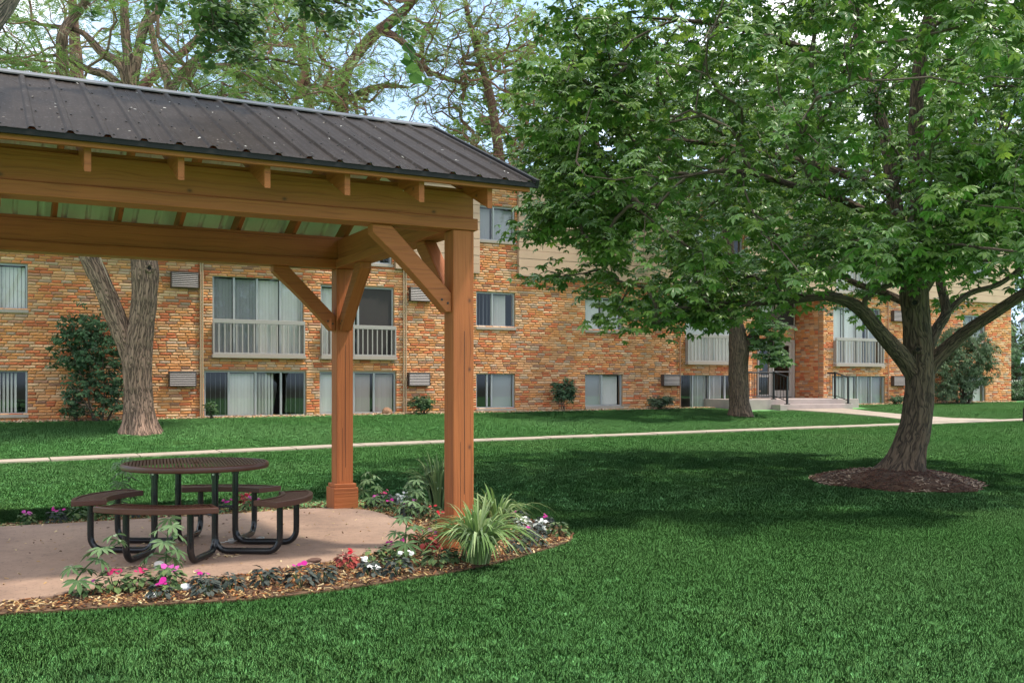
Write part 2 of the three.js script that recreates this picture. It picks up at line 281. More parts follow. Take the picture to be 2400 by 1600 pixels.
// tan siding bays in front of the brick: x0, x1
const BAYS = [[-7, 5.38], [8.0, 8.4], [10.66, 13.40], [14.76, 21.28], [23.92, 28.18], [30.78, 38.42]], BAYY = 4.9;
{
  const s = new THREE.Shape([[X0, 0.1], [X1, 0.1], [X1, TOP], [X0, TOP]].map((p) => new THREE.Vector2(...p)));
  for (const [a, b, c, d] of OPEN) s.holes.push(new THREE.Path([[a, c], [a, d], [b, d], [b, c]].map((p) => new THREE.Vector2(...p))));
  const g = new THREE.ExtrudeGeometry(s, { depth: 0.25, bevelEnabled: false }); g.translate(0, 0, -FN - 0.02 - 0.25);
  bpart('wall', metric(g, 'x'), M.mortar);
  bpart('wall', plainBox(X0, X0 + 0.25, 0.1, TOP, FN + 0.29, 40), M.mortar); bpart('wall', plainBox(X1 - 0.25, X1, 0.1, TOP, FN + 0.29, 40), M.mortar); bpart('wall', plainBox(X0, X1, 0.1, TOP, 40.002, 40.25), M.mortar);
  const roof = bpart('roof', board(X0 - 0.4, X1 + 0.4, TOP + 0.004, TOP + 0.16, FN - 0.45, 40.6), M.fascia);
  bpart('gutter', merge([board(X0 - 0.4, X1 + 0.4, TOP + 0.02, TOP + 0.15, FN - 0.56, FN - 0.453)]), M.roofTrim, roof);
  bpart('interior_wall', merge([plainBox(X0 + 0.3, X1 - 0.3, 0.2, TOP - 0.01, 31.2, 31.3), plainBox(X0 + 0.3, 24.1, 2.06, 2.16, FN + 0.3, 31.19), plainBox(27.9, X1 - 0.3, 2.06, 2.16, FN + 0.3, 31.19), plainBox(X0 + 0.3, 24.1, 4.62, 4.78, FN + 0.3, 31.19), plainBox(27.9, X1 - 0.3, 4.62, 4.78, FN + 0.3, 31.19), plainBox(8.2, 8.3, 0.2, TOP - 0.02, FN + 0.3, 31.19), plainBox(13, 13.1, 0.2, TOP - 0.02, FN + 0.3, 31.19), plainBox(20, 20.1, 0.2, TOP - 0.02, FN + 0.3, 31.19), plainBox(33, 33.1, 0.2, TOP - 0.02, FN + 0.3, 31.19)]), M.interior);
}
// rough faced bricks: every brick a block with its own broken face
const PAL = [[[0.64, 0.32, 0.15], 0.30], [[0.62, 0.26, 0.09], 0.24], [[0.66, 0.405, 0.235], 0.12], [[0.57, 0.16, 0.062], 0.18], [[0.38, 0.19, 0.115], 0.08], [[0.48, 0.32, 0.22], 0.07]];
function brickTone(r) { const q = vn2(r.a * 0.7, r.b * 2.5, 4096, 4096, 301); let t = mod(r.h + 0.35 * (q - 0.5), 1), i = 0; while (i < PAL.length - 1 && t > PAL[i][1]) { t -= PAL[i][1]; i++; } const k = 0.8 + 0.4 * r.k; return PAL[i][0].map((c) => c * k); }
// appends one brick; o = origin corner on the face, U along the course, W up, N outward (plain arrays)
function brickInto(out, o, U, W, N, len, hgt, rough, depth, color) {
  const cu = [0, 0.02 / len, 0.34 + rr(-0.1, 0.1), 0.67 + rr(-0.1, 0.1), 1 - 0.02 / len, 1], cw = [0, 0.18, 0.5 + rr(-0.12, 0.12), 0.82, 1], P = [];
  for (let j = 0; j < 5; j++) for (let i = 0; i < 6; i++) {
    const edge = i === 0 || i === 5 || j === 0 || j === 4, dp = edge ? -depth : rough * (rnd() - 0.35) + (j === 2 ? rough * 0.45 : 0) - (j === 1 ? rough * 0.15 : 0);
    const u = cu[i] * len, w = cw[j] * hgt;
    P.push([0, 1, 2].map((k) => o[k] + U[k] * u + W[k] * w + N[k] * dp));
  }
  for (let j = 0; j < 4; j++) for (let i = 0; i < 5; i++) { if ((i === 0 || i === 4) && (j === 0 || j === 3)) { /* corner cells stay as they are */ } const a = P[j * 6 + i], b = P[j * 6 + i + 1], c = P[j * 6 + i + 6], d = P[j * 6 + i + 7]; out.pos.push(...a, ...b, ...d, ...a, ...d, ...c); }
  if (color) for (let k = 0; k < 120; k++) out.col.push(...color);
}
function brickMesh(out) { const g = new THREE.BufferGeometry(); g.setAttribute('position', new THREE.Float32BufferAttribute(out.pos, 3)); g.setAttribute('color', new THREE.Float32BufferAttribute(out.col, 3)); g.computeVertexNormals(); return g; }
{
  rnd = rngOf(31);
  const CH = 0.0745, J = 0.009, list = [];
  for (let y = 0.38; y < 7.95; y += CH) {
    const yc = y + CH / 2; let spans = [[-2.2, X1]];
    const cut = (a, b) => { spans = spans.flatMap(([s, e]) => (b <= s || a >= e ? [[s, e]] : [[s, Math.min(a, e)], [Math.max(b, s), e]].filter(([p, q]) => q - p > 0.02))); };
    for (const [a, b, c, d] of OPEN) if (yc > c && yc < d) cut(a, b);
    if (yc > BAYY + 0.05) for (const [a, b] of BAYS) cut(a + 0.03, b - 0.03);
    for (const [s, e] of spans) { let x = s, first = true; while (x < e - 0.01) { let L = rr(0.2, 0.34) * (first ? rr(0.4, 1) : 1); first = false; if (e - (x + L) < 0.09) L = e - x; L = Math.min(L, e - x); list.push([x, y, L]); x += L; } }
  }
  // the bricks that show largest, one by one
  const seen = list.filter(([x, y]) => x > 0.35 && x < 5.4 && y < 4.62).map((b) => [b, Math.hypot(b[0], b[1] - 1.43, FN)]).sort((a, b) => a[1] - b[1]).slice(0, 300).map((q) => q[0]);
  const single = new Set(seen), out = { pos: [], col: [] }, shapes = [], tones = [];
  for (const L of [0.14, 0.22, 0.26, 0.3]) for (let v = 0; v < 4; v++) { const o = { pos: [], col: [] }; brickInto(o, [0, 0, 0], [1, 0, 0], [0, 1, 0], [0, 0, 1], L - J, CH - J, 0.014, 0.02, null); const g = new THREE.BufferGeometry(); g.setAttribute('position', new THREE.Float32BufferAttribute(o.pos, 3)); g.computeVertexNormals(); shapes.push([L, g]); }
  for (const [c] of PAL) for (const k of [0.86, 1.08]) tones.push(std({ color: lin(...c.map((x) => x * k)), roughness: 0.88 }));
  for (const b of list) {
    const [x, y, L] = b, tone = brickTone({ a: x, b: y, h: rnd(), k: rnd() });
    if (single.has(b)) {
      const [L0, g] = shapes.reduce((p, q) => (Math.abs(q[0] - L) + rnd() * 0.02 < Math.abs(p[0] - L) ? q : p), shapes[Math.floor(rnd() * 16)]);
      let best = 0, bd = 9; tones.forEach((m, i) => { const d = Math.abs(m.color.r - tone[0]) + Math.abs(m.color.g - tone[1]) * 1.5 + Math.abs(m.color.b - tone[2]); if (d < bd) { bd = d; best = i; } });
      const m = part('brick', g, tones[best], bldg); m.position.set(x + J / 2 - 18, y + J / 2 - 0.5, 0); m.scale.x = (L - J) / (L0 - J);
    } else brickInto(out, [x + J / 2 - 18, y + J / 2 - 0.5, 0], [1, 0, 0], [0, 1, 0], [0, 0, 1], L - J, CH - J, 0.014, 0.02, tone);
  }
  // the smoother bricks inside the entrance recess
  for (let y = 0.97; y < 5.55; y += CH) {
    for (let n = FN + 0.002; n < 29.39;) { let L = Math.min(rr(0.2, 0.3), 29.4 - n); brickInto(out, [27.71 - 18, y + J / 2 - 0.5, -(n - FN)], [0, 0, -1], [0, 1, 0], [-1, 0, 0], L - J, CH - J, 0.002, 0.012, brickTone({ a: n * 3, b: y, h: rnd() * 0.93, k: rnd() })); n += L; }
    for (let n = FN + 0.002; n < 29.39;) { let L = Math.min(rr(0.2, 0.3), 29.4 - n); brickInto(out, [24.3 - 18, y + J / 2 - 0.5, -(n + L - FN)], [0, 0, 1], [0, 1, 0], [1, 0, 0], L - J, CH - J, 0.002, 0.012, brickTone({ a: n * 3, b: y, h: rnd(), k: rnd() })); n += L; }
    for (let x = 24.32; x < 27.7;) { let L = Math.min(rr(0.2, 0.3), 27.7 - x); const yc = y + CH / 2, win = x + L > 25.83 && ((yc > 3.68 && yc < 5.02) || yc < 3.2); if (win && x < 25.8) L = 25.83 - x; if (!win || x < 25.82) brickInto(out, [x - 18, y + J / 2 - 0.5, -(29.4 - FN)], [1, 0, 0], [0, 1, 0], [0, 0, 1], L - J, CH - J, 0.003, 0.012, brickTone({ a: x, b: y, h: rnd(), k: rnd() })); x += L; }
  }
  const bm = part('brickwork', brickMesh(out), M.brickV, bldg); bm.userData.kind = 'stuff';
  bpart('wall', merge([plainBox(27.722, 27.93, 0.2, TOP, FN + 0.29, 29.4), plainBox(24.08, 24.288, 0.2, TOP, FN + 0.29, 29.4), plainBox(24.08, 25.82, 0.2, TOP, 29.413, 29.6), plainBox(25.821, 27.93, 3.2, 3.68, 29.413, 29.6), plainBox(25.821, 27.93, 5.02, TOP, 29.413, 29.6), plainBox(24.29, 27.72, 5.58, 5.7, FN + 0.02, 29.41)]), M.mortar);
}
// tan boards on the upper storey bays
for (const [a, b] of BAYS) {
  const top = TOP - 0.02, n = 12, h = (top - BAYY) / n;
  for (let k = 0; k < n; k++) {
    const y0 = BAYY + k * h + 0.004, y1 = BAYY + (k + 1) * h - 0.004, hit = OPEN.filter(([p, q, c, d]) => p > a - 0.01 && q < b + 0.01 && d > y0 && c < y1 && c > BAYY);
    let s = a; for (const [p, q] of [...hit, [b, b]]) { if (p - s > 0.03) bpart('siding_board', board(s, p, y0, y1, FN - 0.16 + 0.006 * (k % 2), FN - 0.03), M.tan); s = q; }
  }
  bpart('siding_base', board(a, b, BAYY - 0.03, BAYY, FN - 0.165, FN - 0.028), M.fascia);
}
// windows: a frame with mullions, one pane per light, slats behind the glass, a sill
function win(x0, x1, y0, y1, mulls, blinds, o = {}) {
  const f = o.frame ?? M.frame, n = o.n ?? FN + 0.07, t = 0.045, parts = [board(x0, x1, y1 - t, y1 - 0.002, n, n + 0.07, 'x', 0.004), board(x0, x1, y0 + 0.002, y0 + t, n, n + 0.07, 'x', 0.004), board(x0 + 0.002, x0 + t, y0 + t, y1 - t, n, n + 0.07, 'y', 0.004), board(x1 - t, x1 - 0.002, y0 + t, y1 - t, n, n + 0.07, 'y', 0.004)];
  for (const m of mulls) parts.push(board(m - 0.028, m + 0.028, y0 + t, y1 - t, n - 0.008, n + 0.066, 'y', 0.004));
  const w = bpart('window', merge(parts), f), ed = [x0 + t - 0.028, ...mulls, x1 - t + 0.028];
  for (let k = 0; k < ed.length - 1; k++) {
    const a = ed[k] + 0.028, b = ed[k + 1] - 0.028, kind = blinds[k] ?? 'open';
    if (kind !== 'screen') bpart('pane', plainBoxThin(a, b, y0 + t, y1 - t, n + 0.03), M.glass, w);
    else bpart('insect_screen', plainBoxThin(a, b, y0 + t, y1 - t, n + 0.02), M.screen, w);
    if (kind === 'closed' || kind === 'grey' || kind === 'pink' || kind === 'half' || kind === 'dark') {
      const sl = [], step = 0.088, tilt = { closed: 0.25, grey: 0.3, pink: 0.35, half: 0.9, dark: 1.35 }[kind], part_ = kind === 'half' ? 0.75 : 1;
      for (let x = a + 0.03; x < a + (b - a) * part_; x += step * (kind === 'dark' ? 1.5 : 1)) { const q = tilt + rr(-0.12, 0.12), s = new THREE.BoxGeometry(0.084, y1 - y0 - 2 * t - 0.03, 0.003); s.rotateY(q * (kind === 'dark' ? 1 : -1)); s.translate(x, (y0 + y1) / 2 - 0.01, -(n + 0.17)); sl.push(metric(s, 'y')); }
      bpart('vertical_blind', merge(sl), kind === 'grey' || kind === 'dark' ? M.blindGrey : kind === 'pink' ? M.blindPink : M.blindLight, w);
    } else if (kind === 'curtain') {
      const pts = []; for (let i = 0; i <= 40; i++) pts.push([a + ((b - a) * i) / 40, 0.17 + 0.035 * Math.sin(i * 1.3) + 0.015 * Math.sin(i * 2.9)]);
      const pos = []; for (let i = 0; i < 40; i++) { const [xa, na] = pts[i], [xb, nb] = pts[i + 1], P = (x, y, d) => [x, y, -(n + d)]; pos.push(...P(xa, y0 + t, na), ...P(xb, y0 + t, nb), ...P(xb, y1 - t, nb), ...P(xa, y0 + t, na), ...P(xb, y1 - t, nb), ...P(xa, y1 - t, na)); }
      const g = new THREE.BufferGeometry(); g.setAttribute('position', new THREE.Float32BufferAttribute(pos, 3)); g.computeVertexNormals(); const c = bpart('curtain', metric(g, 'y'), M.curtainCloth, w);
    } else if (kind === 'plain') bpart('roller_shade', board(a, b, y0 + t, y1 - t, n + 0.12, n + 0.124, 'x', 0.001), M.blindGrey, w);
  }
  if (o.sill !== false) bpart('sill', board(x0 - 0.02, x1 + 0.02, y0 - 0.085, y0 - 0.002, (o.n ?? FN) - (o.n ? 0.1 : 0.045), n + 0.05, 'x', 0.008), M.sill, w);
  return w;
}
function plainBoxThin(a, b, y0, y1, n) { const g = new THREE.PlaneGeometry(b - a, y1 - y0); g.translate((a + b) / 2, (y0 + y1) / 2, -n); return metric(g, 'x'); }
M.curtainCloth = new THREE.MeshPhysicalMaterial({ color: lin(0.72, 0.70, 0.68), roughness: 0.95, transmission: 0.3, thickness: 0, side: THREE.DoubleSide });
rnd = rngOf(41);
win(-0.45, 0.92, 0.72, 1.82, [0.24], ['half', 'half']); win(-0.45, 0.92, 3.33, 4.47, [0.24], ['closed', 'closed']);
win(5.22, 8.02, 0.58, 1.84, [5.88, 6.61, 7.32], ['dark', 'closed', 'half', 'dark']); win(5.44, 7.94, 2.3, 4.44, [6.02, 6.65, 7.3], ['grey', 'grey', 'closed', 'closed']); win(5.44, 7.94, 5.0, 7.05, [6.65], ['closed', 'closed']);
win(8.42, 10.73, 0.62, 1.84, [9.0, 9.45, 10.06], ['closed', 'closed', 'pink', 'pink']); win(8.45, 10.66, 2.3, 4.31, [9.0, 9.58], ['closed', 'closed', 'screen']); win(8.45, 10.6, 5.0, 7.05, [9.5], ['closed', 'half']);
win(13.36, 14.7, 0.73, 1.83, [13.75, 13.91], ['open', 'dark', 'plain']); win(13.36, 14.7, 3.25, 4.33, [13.93], ['dark', 'half']); win(13.36, 14.7, 5.93, 7.0, [13.97], ['grey', 'grey']);
win(17.29, 18.74, 0.76, 1.83, [17.94], ['plain', 'closed']); win(17.29, 18.74, 3.25, 4.33, [17.98], ['closed', 'closed']); win(17.42, 18.74, 5.93, 6.95, [18.05], ['open', 'open'], { n: FN - 0.13 });
win(21.14, 23.86, 0.62, 1.83, [21.68, 22.42, 23.1], ['open', 'curtain', 'curtain', 'open']); win(21.34, 23.86, 2.27, 4.4, [22.6], ['closed', 'closed']); win(21.34, 23.86, 5.0, 7.05, [22.6], ['closed', 'half']);
win(28.2, 30.94, 0.62, 1.83, [28.85, 29.53, 30.27], ['closed', 'closed', 'curtain', 'grey']); win(28.24, 30.72, 2.27, 4.4, [28.85, 29.5, 30.1], ['closed', 'closed', 'half', 'grey']); win(28.24, 30.72, 5.0, 7.05, [29.5], ['closed', 'half']);
win(35.42, 36.78, 0.74, 1.83, [36.1], ['closed', 'closed']); win(35.42, 36.78, 3.25, 4.33, [36.1], ['grey', 'grey']); win(35.42, 36.78, 5.93, 6.95, [36.1], ['grey', 'grey'], { n: FN - 0.13 });
win(25.85, 27.68, 3.72, 5.0, [26.76], ['closed', 'screen'], { n: 29.36, frame: M.frameTan });
// window rails with their bars
for (const [a, b, y0, y1] of [[5.42, 7.95, 2.28, 3.24], [8.43, 8.72, 2.28, 3.18], [9.36, 10.68, 2.28, 3.18], [21.32, 23.88, 2.25, 3.2], [28.22, 30.74, 2.25, 3.24], [5.42, 7.95, 4.98, 5.92], [21.32, 23.88, 4.98, 5.92], [28.22, 30.74, 4.98, 5.92]]) {
  const n = FN - 0.13, r = bpart('balcony_rail', merge([board(a, b, y1 - 0.11, y1, n - 0.02, n + 0.025), board(a, b, y0, y0 + 0.05, n - 0.02, n + 0.025), board(a, a + 0.04, y0 + 0.05, y1 - 0.11, n - 0.018, FN + 0.06, 'y'), board(b - 0.04, b, y0 + 0.05, y1 - 0.11, n - 0.018, FN + 0.06, 'y')]), M.rail);
  bpart('ledge', board(a - 0.02, b + 0.02, y0 - 0.09, y0 - 0.003, n - 0.05, FN + 0.05), M.sill, r);
  const k = Math.max(2, Math.round((b - a) / 0.155)); for (let i = 1; i < k; i++) { const x = a + ((b - a) * i) / k; bpart('baluster', board(x - 0.016, x + 0.016, y0 + 0.05, y1 - 0.11, n - 0.012, n + 0.012, 'y', 0.003), M.rail, r); }
}
// louvred covers of the wall air conditioners
for (const [a, b, y0, y1] of [[4.34, 5.05, 4.04, 4.46], [4.29, 4.99, 1.41, 1.82], [11.12, 11.81, 3.94, 4.36], [11.08, 11.76, 1.43, 1.83], [20.3, 21.0, 3.94, 4.36], [20.3, 21.0, 1.43, 1.82], [31.26, 31.98, 1.43, 1.82], [31.26, 31.98, 3.94, 4.36]]) {
  const c = bpart('air_conditioner_cover', merge([board(a, b, y0, y0 + 0.02, FN - 0.16, FN + 0.02), board(a, b, y1 - 0.02, y1, FN - 0.16, FN + 0.02), board(a, a + 0.02, y0 + 0.02, y1 - 0.02, FN - 0.16, FN + 0.02), board(b - 0.02, b, y0 + 0.02, y1 - 0.02, FN - 0.16, FN + 0.02), board(a + 0.02, b - 0.02, y0 + 0.02, y1 - 0.02, FN - 0.07, FN - 0.05)]), M.acCase);
  for (let k = 0; k < 8; k++) { const y = y0 + 0.045 + (k * (y1 - y0 - 0.075)) / 7, g = new THREE.BoxGeometry(b - a - 0.03, 0.03, 0.006); g.rotateX(-0.6); g.translate((a + b) / 2, y, -(FN - 0.145)); bpart('louver', metric(g, 'x'), M.louver, c); }
}
for (const [x, y1, m] of [[5.11, 4.9, M.pipe], [5.165, 4.9, M.pipe], [10.95, 4.9, M.pipe], [11.02, 4.9, M.pipe], [21.06, 4.88, M.pipeDark], [31.06, 4.88, M.pipeDark]]) bpart('pipe', rod(V(x, ground(x, FN), FN - 0.05), V(x, y1, FN - 0.05), 0.024, 10), m);
// entrance door with its sidelight and house number
{
  const n = 29.38, d = bpart('door', merge([board(25.84, 27.7, 3.1, 3.2, n, n + 0.08), board(25.84, 25.92, 0.98, 3.1, n, n + 0.08, 'y'), board(26.4, 26.5, 0.98, 3.1, n, n + 0.08, 'y'), board(27.57, 27.7, 0.98, 3.1, n, n + 0.08, 'y'), board(26.51, 27.56, 2.98, 3.09, n + 0.01, n + 0.06), board(26.51, 26.64, 1.0, 2.98, n + 0.01, n + 0.06, 'y'), board(27.43, 27.56, 1.0, 2.98, n + 0.01, n + 0.06, 'y'), board(26.64, 27.43, 1.0, 1.26, n + 0.01, n + 0.06), board(25.92, 26.4, 1.0, 1.1, n + 0.01, n + 0.06), board(25.92, 26.4, 1.76, 1.84, n + 0.01, n + 0.06)]), M.frameTan);
  bpart('pane', plainBoxThin(26.64, 27.43, 1.26, 2.98, n + 0.04), M.glass, d); bpart('pane', plainBoxThin(25.92, 26.4, 1.84, 3.1, n + 0.04), M.glass, d); bpart('pane', plainBoxThin(25.92, 26.4, 1.1, 1.76, n + 0.04), M.glass, d);
  bpart('push_bar', rod(V(26.6, 1.97, n - 0.05), V(27.46, 1.97, n - 0.05), 0.022), M.frame, d);
  bpart('handle', merge([rod(V(26.57, 1.95, n - 0.06), V(26.57, 2.2, n - 0.06), 0.016), rod(V(26.57, 1.96, n - 0.06), V(26.57, 1.96, n + 0.01), 0.014), rod(V(26.57, 2.19, n - 0.06), V(26.57, 2.19, n + 0.01), 0.014)]), M.white, d);
  const ft = await new FontLoader().loadAsync('fonts/droid/droid_sans_bold.typeface.json');
  const tg = new TextGeometry('908', { font: ft, size: 0.19, depth: 0.004, curveSegments: 4 }); tg.computeBoundingBox(); tg.scale(0.68, 1, 1); tg.translate(26.88, 2.55, -(n + 0.036)); bpart('house_number', tg, M.white, d);
  bpart('hall_wall', plainBox(24.31, 27.7, 0.9, 5.6, 30.95, 31.0), M.interior);
}
// weed-grown foot of the wall: stoop, steps, rails
const stoop = base('entrance_stoop', 25.2, 0.6, 26.6);
tag(stoop, 'pale concrete stoop with two steps at the entrance door', 'stoop');
const S = (g) => { g.translate(-25.2, -0.6, 26.6); return g; };
part('landing', S(board(22.3, 27.69, 0.3, 0.97, 26.15, 29.39, 'x', 0.015)), M.stoop, stoop);
part('step', S(board(23.6, 26.95, 0.3, 0.8, 25.72, 26.146, 'x', 0.015)), M.stoop, stoop);
function handrail(label, top, low, wallTo, ret) {
  const h = base('handrail', top[0], 0.97, top[1]); tag(h, label, 'handrail', 'black handrails at the entrance');
  const put = (name, g, m = M.blackRail, p = h) => { g.translate(-top[0], -0.97, top[1]); return part(name, g, m, p); };
  for (const [x, n, y] of [[...top, 0.97], [...low, 0.8]]) { const p = put('post', board(x - 0.03, x + 0.03, y, y + 0.96, n - 0.03, n + 0.03, 'y')); put('foot_plate', board(x - 0.07, x + 0.07, y, y + 0.025, n - 0.07, n + 0.07), M.blackRail, p); }
  const slope = (dy, r) => rod(V(top[0], 0.97 + dy, top[1]), V(low[0], 0.8 + dy, low[1]), r);
  put('top_rail', merge([slope(0.93, 0.026), rod(V(top[0], 1.88, top[1]), V(wallTo[0], 1.88, wallTo[1]), 0.026)])); put('bottom_rail', merge([slope(0.12, 0.015), rod(V(top[0], 1.08, top[1]), V(wallTo[0], 1.08, wallTo[1]), 0.015)]));
  for (let i = 1; i < 4; i++) { const t = i / 4; put('baluster', rod(V(top[0] + (low[0] - top[0]) * t, 1.09 - 0.17 * t, top[1] + (low[1] - top[1]) * t), V(top[0] + (low[0] - top[0]) * t, 1.88 - 0.17 * t, top[1] + (low[1] - top[1]) * t), 0.009, 6)); }
  for (let i = 1; i < ret; i++) { const t = i / ret, x = top[0] + (wallTo[0] - top[0]) * t, n = top[1] + (wallTo[1] - top[1]) * t; put('baluster', rod(V(x, 1.08, n), V(x, 1.88, n), 0.009, 6)); }
}
handrail('long black metal handrail beside the tree trunk at the entrance steps', [23.78, 26.24], [23.98, 25.8], [22.4, 26.24], 13);
handrail('short black metal handrail beside the basement window at the entrance steps', [26.62, 26.24], [26.8, 25.8], [26.62, 26.6], 3);
// ---------------------------------------------------------------- pavilion
rnd = rngOf(51);
const pav = base('pavilion', 1.46, 0.02, 9.555);
tag(pav, 'orange brown timber pavilion with a dark ribbed metal roof over the patio', 'pavilion');
const K = (g) => { g.translate(-1.46, -0.02, 9.555); return g; };
const ppart = (name, g, m, parent = pav) => part(name, K(g), m, parent);
const PX = [-0.72, 3.635], PN = [7.945, 11.17], RN = 9.555, EAVE = 7.3, SL = 0.433, panY = (n) => 3.115 + (Math.min(n, 2 * RN - n) - EAVE) * SL;
for (const x of PX) for (const n of PN) {
  const p = ppart('post', board(x - 0.098, x + 0.098, 0.02, 2.765, n - 0.098, n + 0.098, 'y', 0.009), M.wood);
  const bs = ppart('base_trim', merge([board(x - 0.145, x + 0.145, 0.02, 0.27, n - 0.145, n + 0.145, 'x', 0.008), board(x - 0.128, x + 0.128, 0.272, 0.315, n - 0.128, n + 0.128, 'x', 0.008)]), M.wood, p);
  if (x > 0) ppart('check_crack', merge([board(x + 0.004, x + 0.008, 0.5, 1.9, n - 0.0995, n - 0.0975, 'y', 0.0004), board(x - 0.03, x - 0.0275, 0.35, 0.95, n - 0.0995, n - 0.0975, 'y', 0.0004)]), M.bolt, p);
}
for (const n of PN) {
  ppart('beam', board(PX[0] - 0.1, PX[1] + 0.1, 2.872, 3.095, n - 0.085, n + 0.085, 'x', 0.008), M.wood);
  ppart('beam_plate', board(PX[0] - 0.13, PX[1] + 0.13, 2.767, 2.87, n - 0.115, n + 0.115, 'x', 0.008), M.wood);
  ppart('top_plate', board(PX[0] - 0.1, PX[1] + 0.1, 3.097, 3.128, n - 0.06, n + 0.06, 'x', 0.004), M.wood);
}
for (const x of PX) {
  ppart('beam', board(x - 0.085, x + 0.085, 2.872, 3.09, PN[0] + 0.088, PN[1] - 0.088, 'z', 0.008), M.wood);
  ppart('beam_plate', board(x - 0.115, x + 0.115, 2.769, 2.868, PN[0] + 0.118, PN[1] - 0.118, 'z', 0.008), M.wood);
}
// knee braces: straight on top, slightly arched below
function brace(px, n, dir, along) {
  const s = new THREE.Shape(); s.moveTo(0, 2.06); s.lineTo(0, 2.225); s.lineTo(0.545, 2.766); s.lineTo(0.71, 2.766); s.lineTo(0.71, 2.7); s.lineTo(0.68, 2.67); s.quadraticCurveTo(0.36, 2.40, 0.05, 2.06); s.closePath();
  const g = new THREE.ExtrudeGeometry(s, { depth: 0.118, bevelEnabled: true, bevelSize: 0.006, bevelThickness: 0.006, bevelOffset: -0.006, bevelSegments: 1, curveSegments: 10 });
  g.translate(0, 0, -0.059); metric(g, 'x', rr(0, 5)); const gg = metric(g, 'x');
  if (along === 'x') { if (dir < 0) gg.rotateY(Math.PI); gg.translate(px + dir * 0.1, 0, -n); } else { gg.rotateY(dir > 0 ? Math.PI / 2 : -Math.PI / 2); gg.translate(px, 0, -(n + dir * 0.1)); }
  const b = ppart('brace', gg, M.wood);
  for (const e of [0.035, 0.09]) for (const sd of [-1, 1]) { const y = 2.12 + e * 0.5, o = 0.1 + e, c = along === 'x' ? [V(px + dir * o, y, n + sd * 0.056), V(px + dir * o, y, n + sd * 0.068)] : [V(px + sd * 0.056, y, n + dir * o), V(px + sd * 0.068, y, n + dir * o)]; ppart('bolt', rod(c[0], c[1], 0.011, 8), M.bolt, b); }
}
for (const n of PN) { brace(PX[0], n, 1, 'x'); brace(PX[1], n, -1, 'x'); }
for (const x of PX) { brace(x, PN[0], 1, 'n'); brace(x, PN[1], -1, 'n'); }
// rafters with plumb-cut tails, ridge, purlins
const XR = 4.02, XL = -1.1;
ppart('ridge_beam', board(XL + 0.1, XR - 0.1, 3.76, 4.0, RN - 0.02, RN + 0.02, 'x', 0.004), M.wood);
for (let k = -1; k < 7; k++) {
  const x = k === 6 ? 3.665 : k * 0.6125;
  for (const side of [1, -1]) {
    const s = new THREE.Shape(), q = (n) => panY(n) - 0.072; s.moveTo(7.4, q(7.4)); s.lineTo(RN - 0.021, q(RN - 0.021)); s.lineTo(RN - 0.021, q(RN - 0.021) - 0.2); s.lineTo(7.4, q(7.4) - 0.2); s.closePath();
    const g = new THREE.ExtrudeGeometry(s, { depth: 0.039, bevelEnabled: true, bevelSize: 0.003, bevelThickness: 0.003, bevelOffset: -0.003, bevelSegments: 1 });
    g.translate(-RN, 0, -0.0195); g.rotateY(side > 0 ? Math.PI / 2 : -Math.PI / 2); g.translate(x, 0, -RN);
    const r = ppart('rafter', metric(g, 'z', rr(0, 5)), M.wood);
    if (side > 0 && k > -1 && k < 6) { const n0 = side > 0 ? PN[0] : PN[1]; ppart('metal_tie', board(x + 0.0215, x + 0.0235, 3.05, 3.17, n0 - 0.09, n0 - 0.05, 'y', 0.0005), M.zinc, r); }
  }
}
const slope = Math.atan(SL);
for (const side of [1, -1]) for (const n of [7.425, 7.92, 8.46, 9.0, 9.44]) {
  const g = new RoundedBoxGeometry(XR - XL - 0.06, 0.036, 0.088, 1, 0.003); g.rotateX(slope); g.translate((XR + XL) / 2, panY(n) - 0.03, -(n - RN)); if (side < 0) g.rotateY(Math.PI);
  g.translate(side < 0 ? XR + XL : 0, 0, -RN); ppart('purlin', metric(g, 'x', rr(0, 5)), M.wood);
}
